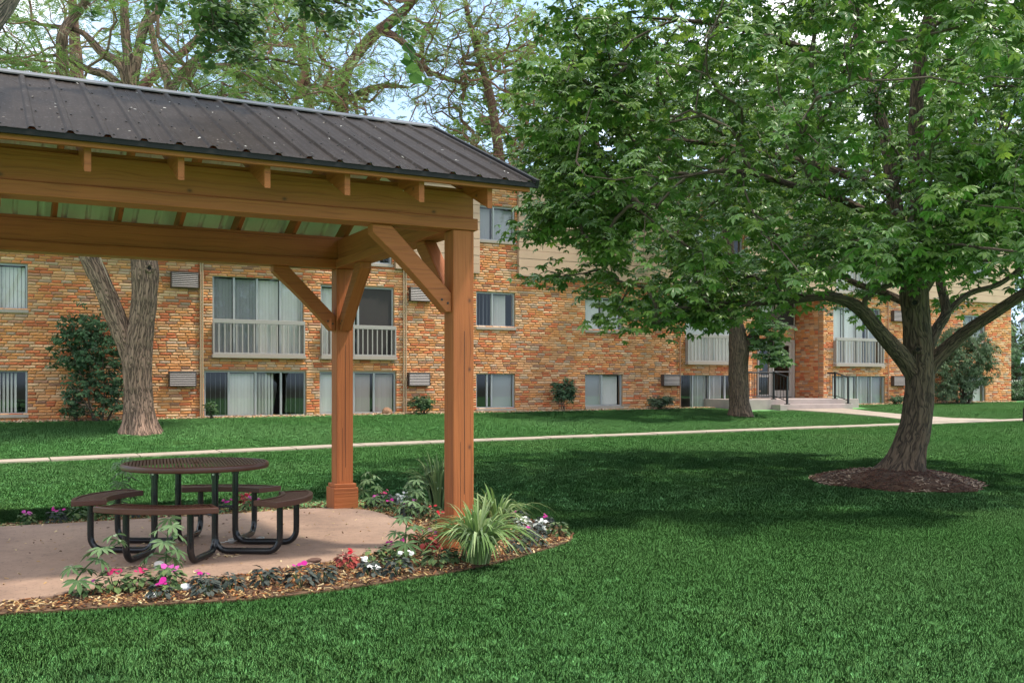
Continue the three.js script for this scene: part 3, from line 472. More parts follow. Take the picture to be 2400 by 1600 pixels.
// ribbed roof sheets: the ribs stand on a pitch of 0.2317 m
{
  const P = 0.2317, ribs = []; for (let k = -6; k < 17; k++) ribs.push(0.264 + P * k);
  const lift = (x) => { let h = 0; for (const r of ribs) { const d = Math.abs(x - r); if (d < 0.034) h = Math.max(h, 0.021 * (1 - sstep(0.011, 0.033, d))); for (const m of [0.082, 0.15]) { const e = Math.abs(x - r - m); if (e < 0.012) h = Math.max(h, 0.0028 * (1 - e / 0.012)); } } return h; };
  const edges = [XL, 0.149 - 0.926, 0.149, 0.149 + 0.926, 0.149 + 1.853, 0.149 + 2.78, 0.149 + 3.707, XR];
  for (const side of [1, -1]) for (let k = 0; k < edges.length - 1; k++) {
    const a = edges[k], b = edges[k + 1]; if (b - a < 0.1) continue;
    const cuts = new Set([a, b]); for (const r of ribs) { for (const o of [-0.034, -0.028, -0.022, -0.016, -0.011, 0.011, 0.016, 0.022, 0.028, 0.034, 0.07, 0.082, 0.094, 0.138, 0.15, 0.162]) if (r + o > a && r + o < b) cuts.add(r + o); }
    const xs = [...cuts].sort((p, q) => p - q), lay = (dy, n0, n1) => { const pos = [], uv = [], idx = []; xs.forEach((x) => { for (const n of [n0, n1]) { const y = panY(n) + lift(x) + dy; pos.push(side > 0 ? x : x, y, -(side > 0 ? n : 2 * RN - n)); uv.push(x + k * 0.31, n); } }); for (let i = 0; i < xs.length - 1; i++) { const q = i * 2; side > 0 ? idx.push(q, q + 2, q + 3, q, q + 3, q + 1) : idx.push(q, q + 3, q + 2, q, q + 1, q + 3); } const g = new THREE.BufferGeometry(); g.setAttribute('position', new THREE.Float32BufferAttribute(pos, 3)); g.setAttribute('uv', new THREE.Float32BufferAttribute(uv, 2)); g.setIndex(idx); g.computeVertexNormals(); return g; };
    const dy = 0.0012 * (k % 2), sh = ppart('roof_panel', lay(dy, EAVE - 0.03, RN - 0.004), M.roof);
    ppart('underside', lay(dy - 0.004, EAVE - 0.02, RN - 0.01), M.zinc, sh);
  }
  const sc = [];
  for (const side of [1, -1]) for (const n of [7.37, 7.92, 8.46, 9.0, 9.42]) for (const r of ribs) for (const o of [0.05, 0.19]) { if (o === 0.19 && rnd() < 0.35) continue; const x = r + o; if (x > XR - 0.04 || x < XL + 0.03) continue; const g = new THREE.CylinderGeometry(0.006, 0.0085, 0.007, 7), nn = n + rr(-0.012, 0.012); g.rotateX(side * slope); g.translate(x, panY(nn) + 0.005, -(side > 0 ? nn : 2 * RN - nn)); sc.push(g); }
  ppart('roof_screws', merge(sc), M.screw).userData.kind = 'stuff';
  const cap = new THREE.Shape(); const cy = panY(RN) + 0.03, w = 0.15, d = w * SL; cap.moveTo(-w, cy - d); cap.lineTo(-0.025, cy - 0.012); cap.quadraticCurveTo(0, cy + 0.006, 0.025, cy - 0.012); cap.lineTo(w, cy - d); cap.lineTo(w, cy - d - 0.012); cap.lineTo(0, cy - 0.02); cap.lineTo(-w, cy - d - 0.012); cap.closePath();
  const cg = new THREE.ExtrudeGeometry(cap, { depth: XR - XL + 0.05, bevelEnabled: false }); cg.rotateY(Math.PI / 2); cg.translate(XL - 0.02, 0, -RN); ppart('ridge_cap', metric(cg, 'x'), M.ridgeCap);
  for (const n of [7.325, 2 * RN - 7.362]) ppart('eave_board', board(XL + 0.02, XR - 0.02, panY(EAVE) - 0.078, panY(EAVE) - 0.012, n, n + 0.037, 'x', 0.004), M.wood);
  for (const n of [EAVE, 2 * RN - EAVE]) { const o = n < RN ? -1 : 1; ppart('eave_trim', board(XL, XR + 0.035, panY(EAVE) - 0.05, panY(EAVE) - 0.006, Math.min(n, n + o * 0.022), Math.max(n, n + o * 0.022), 'x', 0.004), M.roofTrim); }
  for (const x of [XL, XR]) for (const side of [1, -1]) { const L = (RN - EAVE + 0.03) / Math.cos(slope), g = new RoundedBoxGeometry(0.035, 0.075, L, 1, 0.005); g.rotateX(slope); g.translate(x + (x > 0 ? 0.019 : -0.019), panY((EAVE - 0.03 + RN) / 2) - 0.008, (RN - EAVE + 0.03) / 2); if (side < 0) { g.translate(-x, 0, 0); g.rotateY(Math.PI); g.translate(x + (x > 0 ? 0.038 : -0.038), 0, 0); g.translate(x > 0 ? -0.038 + 0.038 : 0, 0, 0); } g.translate(0, 0, -RN); ppart('rake_trim', metric(g, 'x'), M.roofTrim); }
}
// what has fallen on the roof and on the patio
{
  const spots = [];
  for (let k = 0; k < 150; k++) { const n = EAVE + 0.1 + Math.pow(rnd(), 1.3) * 2, x = rr(XL + 0.1, XR - 0.1), q = rnd(); spots.push({ p: V(x, panY(n) + 0.016, n), r: [slope + rr(-0.2, 0.2), rr(0, 6.3), rr(-0.3, 0.3)], s: q < 0.35 ? [rr(0.012, 0.026), 0.006, rr(0.02, 0.04)] : q < 0.6 ? [rr(0.04, 0.11), 0.006, 0.012] : [rr(0.008, 0.02), 0.006, rr(0.02, 0.04)], c: q < 0.35 ? [0.5, 0.48, 0.44] : q < 0.6 ? [0.03, 0.022, 0.018] : [0.22, 0.19, 0.16] }); }
  scatter('roof_debris', 'petals and twigs fallen on the dark metal roof of the pavilion', chipGeo, M.chip, spots, [[1, 1, 1]]);
  const fl = [];
  for (let k = 0; k < 420; k++) { const x = rr(-0.9, 3.8), n = rr(7.3, 11.1), cl = k < 130; const a = rr(0, 6.28), px = cl ? [1.2, 1.75, 2.05, 1.0, 1.55][k % 5] + gauss() * 0.16 : x, pn = cl ? [8.2, 8.35, 8.45, 8.15, 9.1][k % 5] + gauss() * 0.09 : n; if (!inside(PATIO, px, pn)) continue; const q = rnd(); fl.push({ p: V(px, 0.046, pn), r: [rr(-0.5, 0.5), a, rr(-0.5, 0.5)], s: q < 0.15 ? [rr(0.05, 0.1), 0.012, 0.014] : [rr(0.012, 0.034), 0.012, rr(0.03, 0.06)], c: q < 0.45 ? [0.62, 0.47, 0.27] : q < 0.75 ? [0.10, 0.055, 0.03] : [0.42, 0.26, 0.12] }); }
  scatter('fallen_leaves', 'small dry leaves and twigs scattered over the patio floor', chipGeo, M.chip, fl, [[1, 1, 1]]);
}
// ---------------------------------------------------------------- picnic table
rnd = rngOf(61);
{
  const C = [1.59, 8.87], A = -0.535;                             // its square of legs is turned against the pavilion
  const t = base('picnic_table', C[0], 0.04, C[1], -A * -1);
  t.rotation.y = A;                                               // local x = along the front seat, local z = towards the viewer
  tag(t, 'round brown slatted metal picnic table with four curved benches on black tube legs', 'picnic table');
  const ring = (ro, ri, h, y, a0 = 0, a1 = Math.PI * 2, seg = 64) => { const pr = [[ri, 0], [ro - 0.008, 0], [ro, 0.008], [ro, h - 0.01], [ro - 0.01, h], [ri, h], [ri, 0]].map((p) => new THREE.Vector2(...p)), g = new THREE.LatheGeometry(pr, seg, a0, a1 - a0); g.translate(0, y, 0); return g; };
  // ---- top
  const R = 0.605, top = part('tabletop', merge([ring(R, R - 0.03, 0.05, 0.69), ring(0.075, 0.03, 0.012, 0.728, 0, Math.PI * 2, 24)]), M.brownCoat, t), ta = A + 0.14;
  for (let i = -21; i <= 21; i++) { const u = i * 0.0276, L = Math.sqrt(Math.max(0, (R - 0.03) ** 2 - u * u)) * 2; if (L < 0.1) continue; for (const [z0, z1] of Math.abs(u) < 0.045 ? [[-L / 2, -0.06], [0.06, L / 2]] : [[-L / 2, L / 2]]) { const g = new RoundedBoxGeometry(0.0185, 0.012, z1 - z0, 1, 0.002); g.translate(u, 0.731, (z0 + z1) / 2); g.rotateY(-ta); part('slat', g, M.brownCoat, top); } }
  // ---- benches with their pairs of tube legs
  const seatY = 0.405, RI = 0.71, RO = 0.98, HA = 0.53, LEG = 0.255;
  for (let q = 0; q < 4; q++) {
    const turn = q * Math.PI / 2;                                 // 0 = the bench on the viewer's side
    const s = new THREE.Shape(), sec = (ri, ro, ha, c) => { const p = []; for (let k = 0; k <= 24; k++) { const a = -ha + (2 * ha * k) / 24; p.push([ro * Math.sin(a), ro * Math.cos(a)]); } for (let k = 24; k >= 0; k--) { const a = -ha + (2 * ha * k) / 24; p.push([ri * Math.sin(a), ri * Math.cos(a)]); } return p.map(([x, z]) => new THREE.Vector2(x, z)); };
    s.setFromPoints(sec(RI, RO, HA)); s.holes.push(new THREE.Path(sec(RI + 0.028, RO - 0.028, HA - 0.032)));
    const g = new THREE.ExtrudeGeometry(s, { depth: 0.034, bevelEnabled: true, bevelSize: 0.006, bevelThickness: 0.006, bevelOffset: -0.006, bevelSegments: 2 }); g.rotateX(Math.PI / 2); g.translate(0, seatY + 0.046, 0); g.rotateY(turn);
    const b = part('bench_seat', g, M.brownCoat, t);
    for (let i = -17; i <= 17; i++) {
      const u = i * 0.0305, zi = Math.sqrt(Math.max(0, (RI + 0.028) ** 2 - u * u)), zo = Math.sqrt((RO - 0.028) ** 2 - u * u), lim = Math.abs(u) / Math.tan(HA - 0.032), z0 = Math.max(zi, lim); if (zo - z0 < 0.03) continue;
      const sg = new RoundedBoxGeometry(0.020, 0.012, zo - z0, 1, 0.002); sg.translate(u, seatY + 0.041, (z0 + zo) / 2); sg.rotateY(turn); part('slat', sg, M.brownCoat, b);
    }
    for (const sd of [-1, 1]) {
      const x = sd * LEG, e = 0.028, pts = [], z0 = LEG - 0.01 + 0.012, z1 = 0.8, y0 = 0.028, r = 0.1;
      const P = (y, z) => new THREE.Vector3(x, y, z);
      pts.push(P(0.69, z0), P(0.5, z0), P(0.3, z0), P(y0 + r * 1.25, z0)); for (let k = 1; k < 6; k++) { const a = (k / 6) * Math.PI / 2; pts.push(P(y0 + r * 1.1 * (1 - Math.sin(a)), z0 + r * (1 - Math.cos(a)))); } pts.push(P(y0, z0 + r * 1.1), P(y0, (z0 + z1) / 2), P(y0, z1 - r * 1.1)); for (let k = 1; k < 6; k++) { const a = (k / 6) * Math.PI / 2; pts.push(P(y0 + r * 1.1 * (1 - Math.cos(a)), z1 - r + r * Math.sin(a))); } pts.push(P(y0 + r * 1.25, z1), P(0.3, z1), P(seatY + 0.004, z1));
      const tg = new THREE.TubeGeometry(new THREE.CatmullRomCurve3(pts, false, 'centripetal'), 72, 0.0265, 12, false); tg.rotateY(turn);
      const leg = part('leg', tg, M.blackSteel, t), cg = merge([new THREE.CylinderGeometry(0.033, 0.033, 0.07, 12).translate(x, 0.655, z0), new THREE.BoxGeometry(0.075, 0.006, 0.075).translate(x, seatY + 0.002, z1)]); cg.rotateY(turn); part('bracket', cg, M.blackSteel, leg);
      const bg = new THREE.CylinderGeometry(0.009, 0.009, 0.075, 8); bg.rotateX(Math.PI / 2); bg.translate(x, 0.66, z0 + 0.003); bg.rotateY(turn); part('bolt', bg, M.chain, leg);
    }
  }
  for (const a of [Math.PI / 4, -Math.PI / 4]) { const g = new THREE.CylinderGeometry(0.011, 0.011, 0.72, 8); g.rotateZ(Math.PI / 2); g.translate(0, 0.315 + (a > 0 ? 0.024 : 0), 0); g.rotateY(a); part('cross_brace', g, M.blackSteel, t); }
  part('hub_tube', merge([new THREE.CylinderGeometry(0.03, 0.03, 0.1, 12).translate(0, 0.327, 0), new THREE.CylinderGeometry(0.045, 0.045, 0.02, 12).translate(0, 0.69, 0)]), M.blackSteel, t);
}
// small things lying on the patio
{
  const [cx, cn] = [2.02, 9.0], ch = base('chain', cx, 0.045, cn); tag(ch, 'short pale metal chain lying by a table leg on the patio', 'chain');
  for (let k = 0; k < 22; k++) { const g = new THREE.TorusGeometry(0.017, 0.005, 6, 12); g.scale(1.4, 1, 1); if (k % 2) g.rotateX(1.3); else g.rotateX(Math.PI / 2 - 0.2); const a = k * 0.8; g.rotateY(-a); g.translate(-0.17 + k * 0.017 + 0.02 * Math.sin(a), 0.012 + 0.008 * (k % 3), 0.03 * Math.sin(k * 0.9)); part('link', g, M.chain, ch); }
  const lump = (name, label, cat, x, n, sx, sy, sz, col, sd) => { const g = new THREE.IcosahedronGeometry(1, 3), p = g.attributes.position; for (let i = 0; i < p.count; i++) { const v = new THREE.Vector3().fromBufferAttribute(p, i), k = 0.72 + 0.55 * fbm3(v.x * 1.6 + sd, v.y * 1.6, v.z * 1.6); p.setXYZ(i, v.x * k * sx, v.y * k * sy, v.z * k * sz); } g.computeVertexNormals(); const o = part(name, g, std({ color: lin(...col), roughness: 0.9 }), scene); o.position.copy(V(x, (n < 12 ? 0.04 : ground(x, n)) + sy * 0.6, n)); return tag(o, label, cat); };
  lump('crumpled_paper', 'small crumpled pale paper ball under the near edge of the table', 'paper', 1.17, 8.05, 0.04, 0.035, 0.035, [0.5, 0.46, 0.42], 3);
  lump('wood_stub', 'small brown piece of wood on the patio beside the mulch edge', 'wood', 2.3, 7.78, 0.06, 0.02, 0.025, [0.13, 0.07, 0.05], 8);
  lump('rock', 'brown rounded rock before the basement window under the insect screen', 'rock', 10.3, 27.5, 0.15, 0.14, 0.12, [0.30, 0.16, 0.09], 12);
}
// ---------------------------------------------------------------- trees
// a tube through points with radii; ridged bark as real relief on thick ones
function limbGeo(pts, radii, o = {}) {
  const sides = o.sides ?? 12, len = [0]; for (let i = 1; i < pts.length; i++) len.push(len[i - 1] + pts[i].distanceTo(pts[i - 1]));
  let list = pts, rad = radii;
  if (o.step) { const c = new THREE.CatmullRomCurve3(pts, false, 'centripetal'), n = Math.max(4, Math.round(len.at(-1) / o.step)); list = []; rad = []; for (let i = 0; i <= n; i++) { const t = i / n, s = t * (pts.length - 1), k = Math.min(pts.length - 2, Math.floor(s)); list.push(c.getPoint(t)); rad.push(radii[k] + (radii[k + 1] - radii[k]) * (s - k)); } }
  const pos = [], uv = [], idx = []; let nrm = new THREE.Vector3(), L = 0, tile = o.tile ?? 0.5; const T = new THREE.Vector3(), Bn = new THREE.Vector3(), q = new THREE.Vector3();
  const k0 = Math.max(1, Math.round((2 * Math.PI * Math.max(...rad)) / tile));
  for (let i = 0; i < list.length; i++) {
    T.copy(list[Math.min(i + 1, list.length - 1)]).sub(list[Math.max(i - 1, 0)]).normalize();
    if (i === 0) { nrm.set(0.3, 0.1, 1).cross(T).normalize(); if (nrm.lengthSq() < 0.01) nrm.set(1, 0, 0); } else { nrm.addScaledVector(T, -nrm.dot(T)).normalize(); L += list[i].distanceTo(list[i - 1]); }
    Bn.crossVectors(T, nrm);
    for (let j = 0; j <= sides; j++) {
      const a = (j / sides) * 2 * Math.PI, ca = Math.cos(a), sa = Math.sin(a); let r = rad[i];
      if (o.ridge) { const f = o.freq ?? 5, rg = Math.abs(2 * vn3(ca * f * 0.55 + 20, sa * f * 0.55 + 20, L * 1.5 + (o.seed ?? 0)) - 1); r *= 1 + o.ridge * (1 - 2 * Math.pow(1 - rg, 3)) + 0.07 * (vn3(ca * 1.3 + 9, sa * 1.3 + 9, L * 1.2, 5) - 0.5); }
      if (o.flare) { const e = Math.exp(-L / o.flare[1]), lobe = 1 + 0.45 * Math.sin(o.flare[2] * a + 1) + 0.3 * Math.sin(3 * a + 4); r *= 1 + o.flare[0] * e * lobe; }
      q.copy(list[i]).addScaledVector(nrm, r * ca).addScaledVector(Bn, r * sa); pos.push(q.x, q.y, q.z); uv.push((j / sides) * k0, L / (2 * tile));
    }
  }
  const w = sides + 1;
  for (let i = 0; i < list.length - 1; i++) for (let j = 0; j < sides; j++) { const a = i * w + j; idx.push(a, a + 1, a + w, a + 1, a + w + 1, a + w); }
  if (o.cap) { const c = pos.length / 3, e = (list.length - 1) * w; pos.push(...list.at(-1).toArray()); uv.push(0, 0); for (let j = 0; j < sides; j++) idx.push(e + j, e + j + 1, c); }
  const g = new THREE.BufferGeometry(); g.setAttribute('position', new THREE.Float32BufferAttribute(pos, 3)); g.setAttribute('uv', new THREE.Float32BufferAttribute(uv, 2)); g.setIndex(idx); g.computeVertexNormals();
  const N = g.attributes.normal; for (let i = 0; i < list.length; i++) { const a = i * w, b = a + sides, v = new THREE.Vector3().fromBufferAttribute(N, a).add(new THREE.Vector3().fromBufferAttribute(N, b)).normalize(); N.setXYZ(a, v.x, v.y, v.z); N.setXYZ(b, v.x, v.y, v.z); }
  return g;
}
// grows twigs from the given limbs to every point of the crown; returns the twig mesh and where the twigs end
function growTwigs(limbs, points, o) {
  const nodes = [];
  for (const l of limbs) { const c = new THREE.CatmullRomCurve3(l.pts, false, 'centripetal'), n = Math.max(3, Math.round(c.getLength() / 0.3)); for (let i = Math.floor(n * (l.from ?? 0.15)); i <= n; i++) { const t = i / n, s = t * (l.r.length - 1), k = Math.min(l.r.length - 2, Math.floor(s)); nodes.push({ p: c.getPoint(t), d: c.getTangent(t), r: l.r[k] + (l.r[k + 1] - l.r[k]) * (s - k), fixed: true }); } }
  const root = o.root, order = points.map((p) => { let m = 1e9; for (const q of nodes) m = Math.min(m, q.p.distanceToSquared(p)); return [m, p]; }).sort((a, b) => a[0] - b[0]), branches = [], tips = [], tmp = new THREE.Vector3();
  for (const [, p] of order) {
    let best = null, bs = 1e9; const pr = p.distanceTo(root);
    for (const q of nodes) { const d2 = q.p.distanceToSquared(p); if (d2 > bs * bs) continue; const d = Math.sqrt(d2); tmp.copy(p).sub(q.p).divideScalar(d + 1e-6); const s = d * (1.25 - 0.45 * tmp.dot(q.d)) + (q.p.distanceTo(root) > pr ? 0.6 : 0); if (s < bs) { bs = s; best = q; } }
    const D = best.p.distanceTo(p), n = Math.max(2, Math.ceil(D / (o.seg ?? 0.32))), br = { nodes: [best] };
    const c1 = best.p.clone().addScaledVector(best.d, D * 0.38).addScaledVector(new THREE.Vector3(0, 1, 0), D * (o.arch ?? 0.1)), cur = new THREE.QuadraticBezierCurve3(best.p, c1, p);
    let prev = best; for (let i = 1; i <= n; i++) { const t = i / n, w = i < n ? (o.wobble ?? 0.05) * Math.min(1, D) : 0, np = cur.getPoint(t).add(new THREE.Vector3(gauss() * w, gauss() * w, gauss() * w)), nd = { p: np, d: np.clone().sub(prev.p).normalize(), parent: prev, count: 0 }; nodes.push(nd); br.nodes.push(nd); prev = nd; }
    branches.push(br); tips.push(prev);
  }
  for (const t of tips) { let q = t; while (q && !q.fixed) { q.count++; q = q.parent; } }
  const geos = [];
  for (const b of branches) {
    const pts = b.nodes.map((q) => q.p), rs = b.nodes.map((q, i) => (i === 0 ? null : (o.tip ?? 0.005) * Math.pow(q.count, 0.5))); rs[0] = Math.min(b.nodes[0].fixed ? b.nodes[0].r * 0.8 : 9, rs[1] * 1.15); for (let i = 1; i < rs.length; i++) rs[i] = Math.min(rs[i], rs[i - 1]);
    const g = limbGeo(pts, rs, { sides: rs[0] > 0.03 ? 7 : rs[0] > 0.012 ? 5 : 3 }); geos.push(g);
  }
  return { geo: mergeGeometries(geos), tips };
}
function crownPoints(n, c, r, keep, hollow = 0.35) { const out = []; let guard = 0; while (out.length < n && guard++ < n * 60) { const v = new THREE.Vector3(gauss(), gauss(), gauss()).normalize().multiplyScalar(Math.pow(hollow + (1 - hollow) * rnd(), 0.6)), p = [c[0] + v.x * r[0], c[1] + v.y * r[1], c[2] + v.z * r[2]]; if (!keep || keep(p[0], p[1], p[2])) out.push(V(...p)); } return out; }
// leaf shapes: each face a leaf or leaflet folded along its middle
function leaflet(pos, o, dir, up, len, wid, fold, droop) {
  const side = new THREE.Vector3().crossVectors(dir, up).normalize(), P = (t, s, h) => o.clone().addScaledVector(dir, t * len).addScaledVector(side, s * wid).addScaledVector(up, h * len - droop * t * t * len);
  const a = P(0, 0, 0), l1 = P(0.32, 0.36, fold), r1 = P(0.32, -0.36, fold), m = P(0.6, 0, 0), l2 = P(0.66, 0.5, fold), r2 = P(0.66, -0.5, fold), t = P(1, 0, 0);
  for (const f of [[a, l1, m], [a, m, r1], [l1, l2, m], [r1, m, r2], [l2, t, m], [r2, m, t]]) for (const v of f) pos.push(v.x, v.y, v.z);
}
const fromPos = (pos) => { const g = new THREE.BufferGeometry(); g.setAttribute('position', new THREE.Float32BufferAttribute(pos, 3)); g.computeVertexNormals(); return g; };
function palmate(k, len, wid, spread, seed) { const s = rngOf(seed), pos = []; for (let i = 0; i < k; i++) { const a = (i / (k - 1) - 0.5) * spread, q = Math.cos(a * 0.55), dir = new THREE.Vector3(Math.sin(a), 0.05 - 0.25 * s(), Math.cos(a)).normalize(); leaflet(pos, new THREE.Vector3(0, 0, 0.01), dir, new THREE.Vector3(0, 1, 0), len * (0.65 + 0.4 * q) * (0.9 + 0.2 * s()), wid * (0.85 + 0.3 * s()), 0.05, 0.1 + 0.3 * s()); } return fromPos(pos); }
function pinnate(pairs, len, leafLen, leafWid, seed) { const s = rngOf(seed), pos = [], up = new THREE.Vector3(0, 1, 0); for (let i = 0; i < pairs; i++) { const t = (i + 1) / pairs, c = new THREE.Vector3(0, -0.35 * t * t * len, t * len), q = 0.6 + 0.8 * t * (1.25 - t); for (const sd of [-1, 1]) { const d = new THREE.Vector3(sd * 0.85, -0.1 + 0.3 * (s() - 0.5), 0.5).normalize(), side = new THREE.Vector3().crossVectors(d, up).normalize().multiplyScalar(leafWid / 2), e = c.clone().addScaledVector(d, leafLen * q), m = c.clone().addScaledVector(d, leafLen * q * 0.45); for (const v of [c, m.clone().add(side), e, c, e, m.clone().sub(side)]) pos.push(v.x, v.y, v.z); } } return fromPos(pos); }
function ovate(n, len, wid, seed) { const s = rngOf(seed), pos = []; for (let i = 0; i < n; i++) { const a = s() * 6.28, d = new THREE.Vector3(Math.sin(a), -0.35 + 0.3 * s(), Math.cos(a)).normalize(); leaflet(pos, new THREE.Vector3((s() - 0.5) * len * 1.2 * (n > 1), (s() - 0.5) * len * (n > 1), (s() - 0.5) * len * 1.2 * (n > 1)), d, new THREE.Vector3(0, 1, 0), len * (0.8 + 0.4 * s()), wid * 1.1, 0.05, 0.25); } return fromPos(pos); }
// leaves round the ends of the twigs
function crown(tree, name, geo, material, tips, o) {
  const spots = [], q = new THREE.Quaternion(), e = new THREE.Euler(), m4 = new THREE.Matrix4(), col = new THREE.Color();
  for (const t of tips) { const k = Math.round(o.per * (0.6 + 0.8 * rnd())), tint = rnd(); for (let i = 0; i < k; i++) { const b = t.parent && rnd() < 0.55 ? t.parent.p.clone().lerp(t.p, rnd()) : t.p.clone(); b.add(new THREE.Vector3(gauss(), gauss() * (o.flat ?? 0.7), gauss()).multiplyScalar(o.spread)); const out = Math.atan2(b.x - t.p.x + t.d.x * 0.15, b.z - t.p.z + t.d.z * 0.15); spots.push([b, out, tint]); } }
  const mesh = new THREE.InstancedMesh(geo, material, spots.length); mesh.name = name; mesh.castShadow = mesh.receiveShadow = true;
  spots.forEach(([p, a, tint], i) => { e.set((o.tilt ?? 0.25) + gauss() * (o.wild ?? 0.5), a + gauss() * 0.9, gauss() * (o.wild ?? 0.5), 'YXZ'); q.setFromEuler(e); const s = o.size * (0.55 + 0.7 * rnd()); m4.compose(p.sub(tree.position), q, new THREE.Vector3(s, s, s)); mesh.setMatrixAt(i, m4); const c = o.color(tint * 0.6 + rnd() * 0.4, p); mesh.setColorAt(i, col.setRGB(...c)); });
  mesh.userData.kind = 'stuff'; tree.add(mesh); return mesh;
}
function tree(name, label, x, n, y, limbs, bark, o = {}) {
  const t = base(name, x, y, n); tag(t, label, 'tree', o.group);
  for (const l of limbs) { const g = limbGeo(l.pts, l.r, { step: l.step ?? 0.12, sides: l.sides ?? 16, ridge: l.ridge ?? 0.06, freq: l.freq ?? 5, flare: l.flare, seed: l.seed ?? rnd() * 50, cap: true, tile: 0.5 }); g.translate(-x, -y, n); part(l.name ?? 'limb', g, bark, t); }
  return t;
}
const P3 = (list) => list.map(([x, y, n]) => V(x, y, n));
const greens = (lo, hi) => (t) => mixc(lo, hi, t);

// ---- the large palmate-leaved tree on the right
rnd = rngOf(71);
{
  const L = [
    { name: 'trunk', pts: P3([[11.78, 0.08, 10.32], [11.84, 0.3, 10.3], [11.9, 0.55, 10.27], [11.97, 0.9, 10.22], [12.01, 1.4, 10.2], [12.0, 1.83, 10.2], [11.97, 2.3, 10.22], [11.94, 2.8, 10.23], [11.95, 3.1, 10.23]]), r: [0.261, 0.239, 0.222, 0.213, 0.196, 0.213, 0.187, 0.196, 0.122], flare: [0.55, 0.22, 5], sides: 44, step: 0.05, ridge: 0.055, freq: 9 },
    { pts: P3([[11.97, 1.55, 10.22], [11.66, 1.86, 10.22], [11.24, 2.16, 10.2], [10.72, 2.52, 10.15], [10.23, 2.64, 10.18], [9.57, 2.57, 10.3], [8.93, 2.5, 10.45]]), r: [0.139, 0.131, 0.104, 0.087, 0.0522, 0.0391, 0.0174], sides: 20, from: 0.3 },
    { pts: P3([[12.06, 1.6, 10.16], [12.22, 1.9, 9.98], [12.36, 2.18, 9.72], [12.46, 2.45, 9.3], [12.56, 2.76, 8.8], [12.75, 3.15, 8.3], [13.1, 3.6, 7.6], [13.3, 3.9, 7.0]]), r: [0.122, 0.104, 0.087, 0.0766, 0.0696, 0.0609, 0.0435, 0.0174], sides: 20, from: 0.45 },
    { pts: P3([[11.93, 2.75, 10.24], [11.78, 3.5, 10.32], [11.75, 4.2, 10.44], [11.74, 5.03, 10.56], [11.6, 5.87, 10.75], [11.51, 6.79, 10.91], [11.4, 8.13, 10.97], [11.2, 9.3, 11.0]]), r: [0.131, 0.117, 0.104, 0.0914, 0.0783, 0.0609, 0.0435, 0.0174] },
    { pts: P3([[11.96, 2.8, 10.22], [12.0, 3.56, 10.2], [11.97, 4.36, 10.22], [11.89, 5.45, 10.15], [11.89, 6.34, 10.03], [11.97, 7.15, 9.88], [11.99, 8.48, 9.87], [12.0, 10, 9.8]]), r: [0.148, 0.131, 0.113, 0.1, 0.087, 0.0696, 0.0522, 0.0174] },
    { pts: P3([[11.97, 2.7, 10.22], [12.25, 3.19, 10.07], [12.61, 3.54, 10.0], [13.17, 3.98, 9.93], [14.01, 4.55, 9.83], [15.4, 5.5, 9.8]]), r: [0.104, 0.0957, 0.0827, 0.0696, 0.0522, 0.0174] },
    { pts: P3([[12.05, 1.85, 10.18], [12.3, 2.1, 10.24], [12.52, 2.3, 10.3], [12.77, 2.51, 10.36], [12.9, 2.75, 10.5], [13.03, 3.05, 10.68], [13.4, 3.55, 10.94], [14.21, 4.39, 11.19], [15.0, 5.4, 11.6]]), r: [0.0957, 0.087, 0.074, 0.074, 0.0696, 0.0653, 0.0522, 0.0348, 0.013] },
    { pts: P3([[12.74, 2.49, 10.36], [13.24, 2.82, 10.35], [13.93, 3.01, 10.32], [14.8, 3.49, 10.32], [16.0, 4.0, 10.5]]), r: [0.0478, 0.0435, 0.0391, 0.0305, 0.0104] },
    { pts: P3([[11.9, 2.6, 10.26], [12.01, 2.84, 10.87], [12.22, 3.08, 11.67], [12.34, 3.62, 12.73], [12.5, 4.3, 14.0]]), r: [0.0653, 0.0566, 0.0478, 0.0348, 0.013] },
    { pts: P3([[11.83, 3.55, 10.35], [10.69, 3.95, 10.21], [9.56, 4.04, 10.01], [8.3, 4.12, 9.88], [7.18, 3.89, 9.79]]), r: [0.0653, 0.0566, 0.0435, 0.0305, 0.0104] },
    { pts: P3([[11.74, 4.26, 10.46], [11.23, 4.63, 11.06], [10.47, 4.93, 11.68], [9.39, 5.15, 12.36], [8.24, 5.09, 12.96]]), r: [0.0696, 0.0609, 0.0478, 0.0348, 0.013] },
    { pts: P3([[11.6, 5.87, 10.75], [10.53, 6.25, 10.86], [9.11, 6.44, 11.03], [7.83, 6.41, 11.25]]), r: [0.0566, 0.0478, 0.0348, 0.013] },
  ];
  const t = tree('buckeye_tree', 'large spreading tree with hand shaped leaves standing in a round mulch ring', 11.82, 10.3, 0.2, L, M.barkBuckeye);
  for (const [x, y, n, r] of [[11.77, 1.95, 10.02, 0.042], [11.76, 2.62, 10.07, 0.05], [12.43, 2.46, 9.22, 0.036]]) { // collars of cut branches
    const g = new THREE.TorusGeometry(r, r * 0.34, 8, 18), h = new THREE.CircleGeometry(r * 0.95, 16), rot = (q) => { q.rotateY(-0.75); q.translate(x - 11.82, y - 0.2, -(n - 10.3)); return q; }; h.translate(0, 0, 0.006);
    const k = part('branch_collar', rot(g), M.barkBuckeye, t); part('knot_hole', rot(h), M.knotHole, k);
  }
  const keep = (x, y, n) => { const h = Math.hypot(x - 11.8, n - 10.3); let lo = 2.75 - 0.12 * Math.max(0, h - 2); if (h < 2.4) lo = 3.15; if (n < 8.6 && x > 10.8) lo = 3.2; if (x < 7.4) lo = 2.7; const d = 0.4633 * x + 0.8862 * n, r = 0.8862 * x - 0.4633 * n; if (y > 7.7) return false; return y > lo && r / d > -0.012 + 0.03 * Math.sin(y * 2.3) && d > 6; };
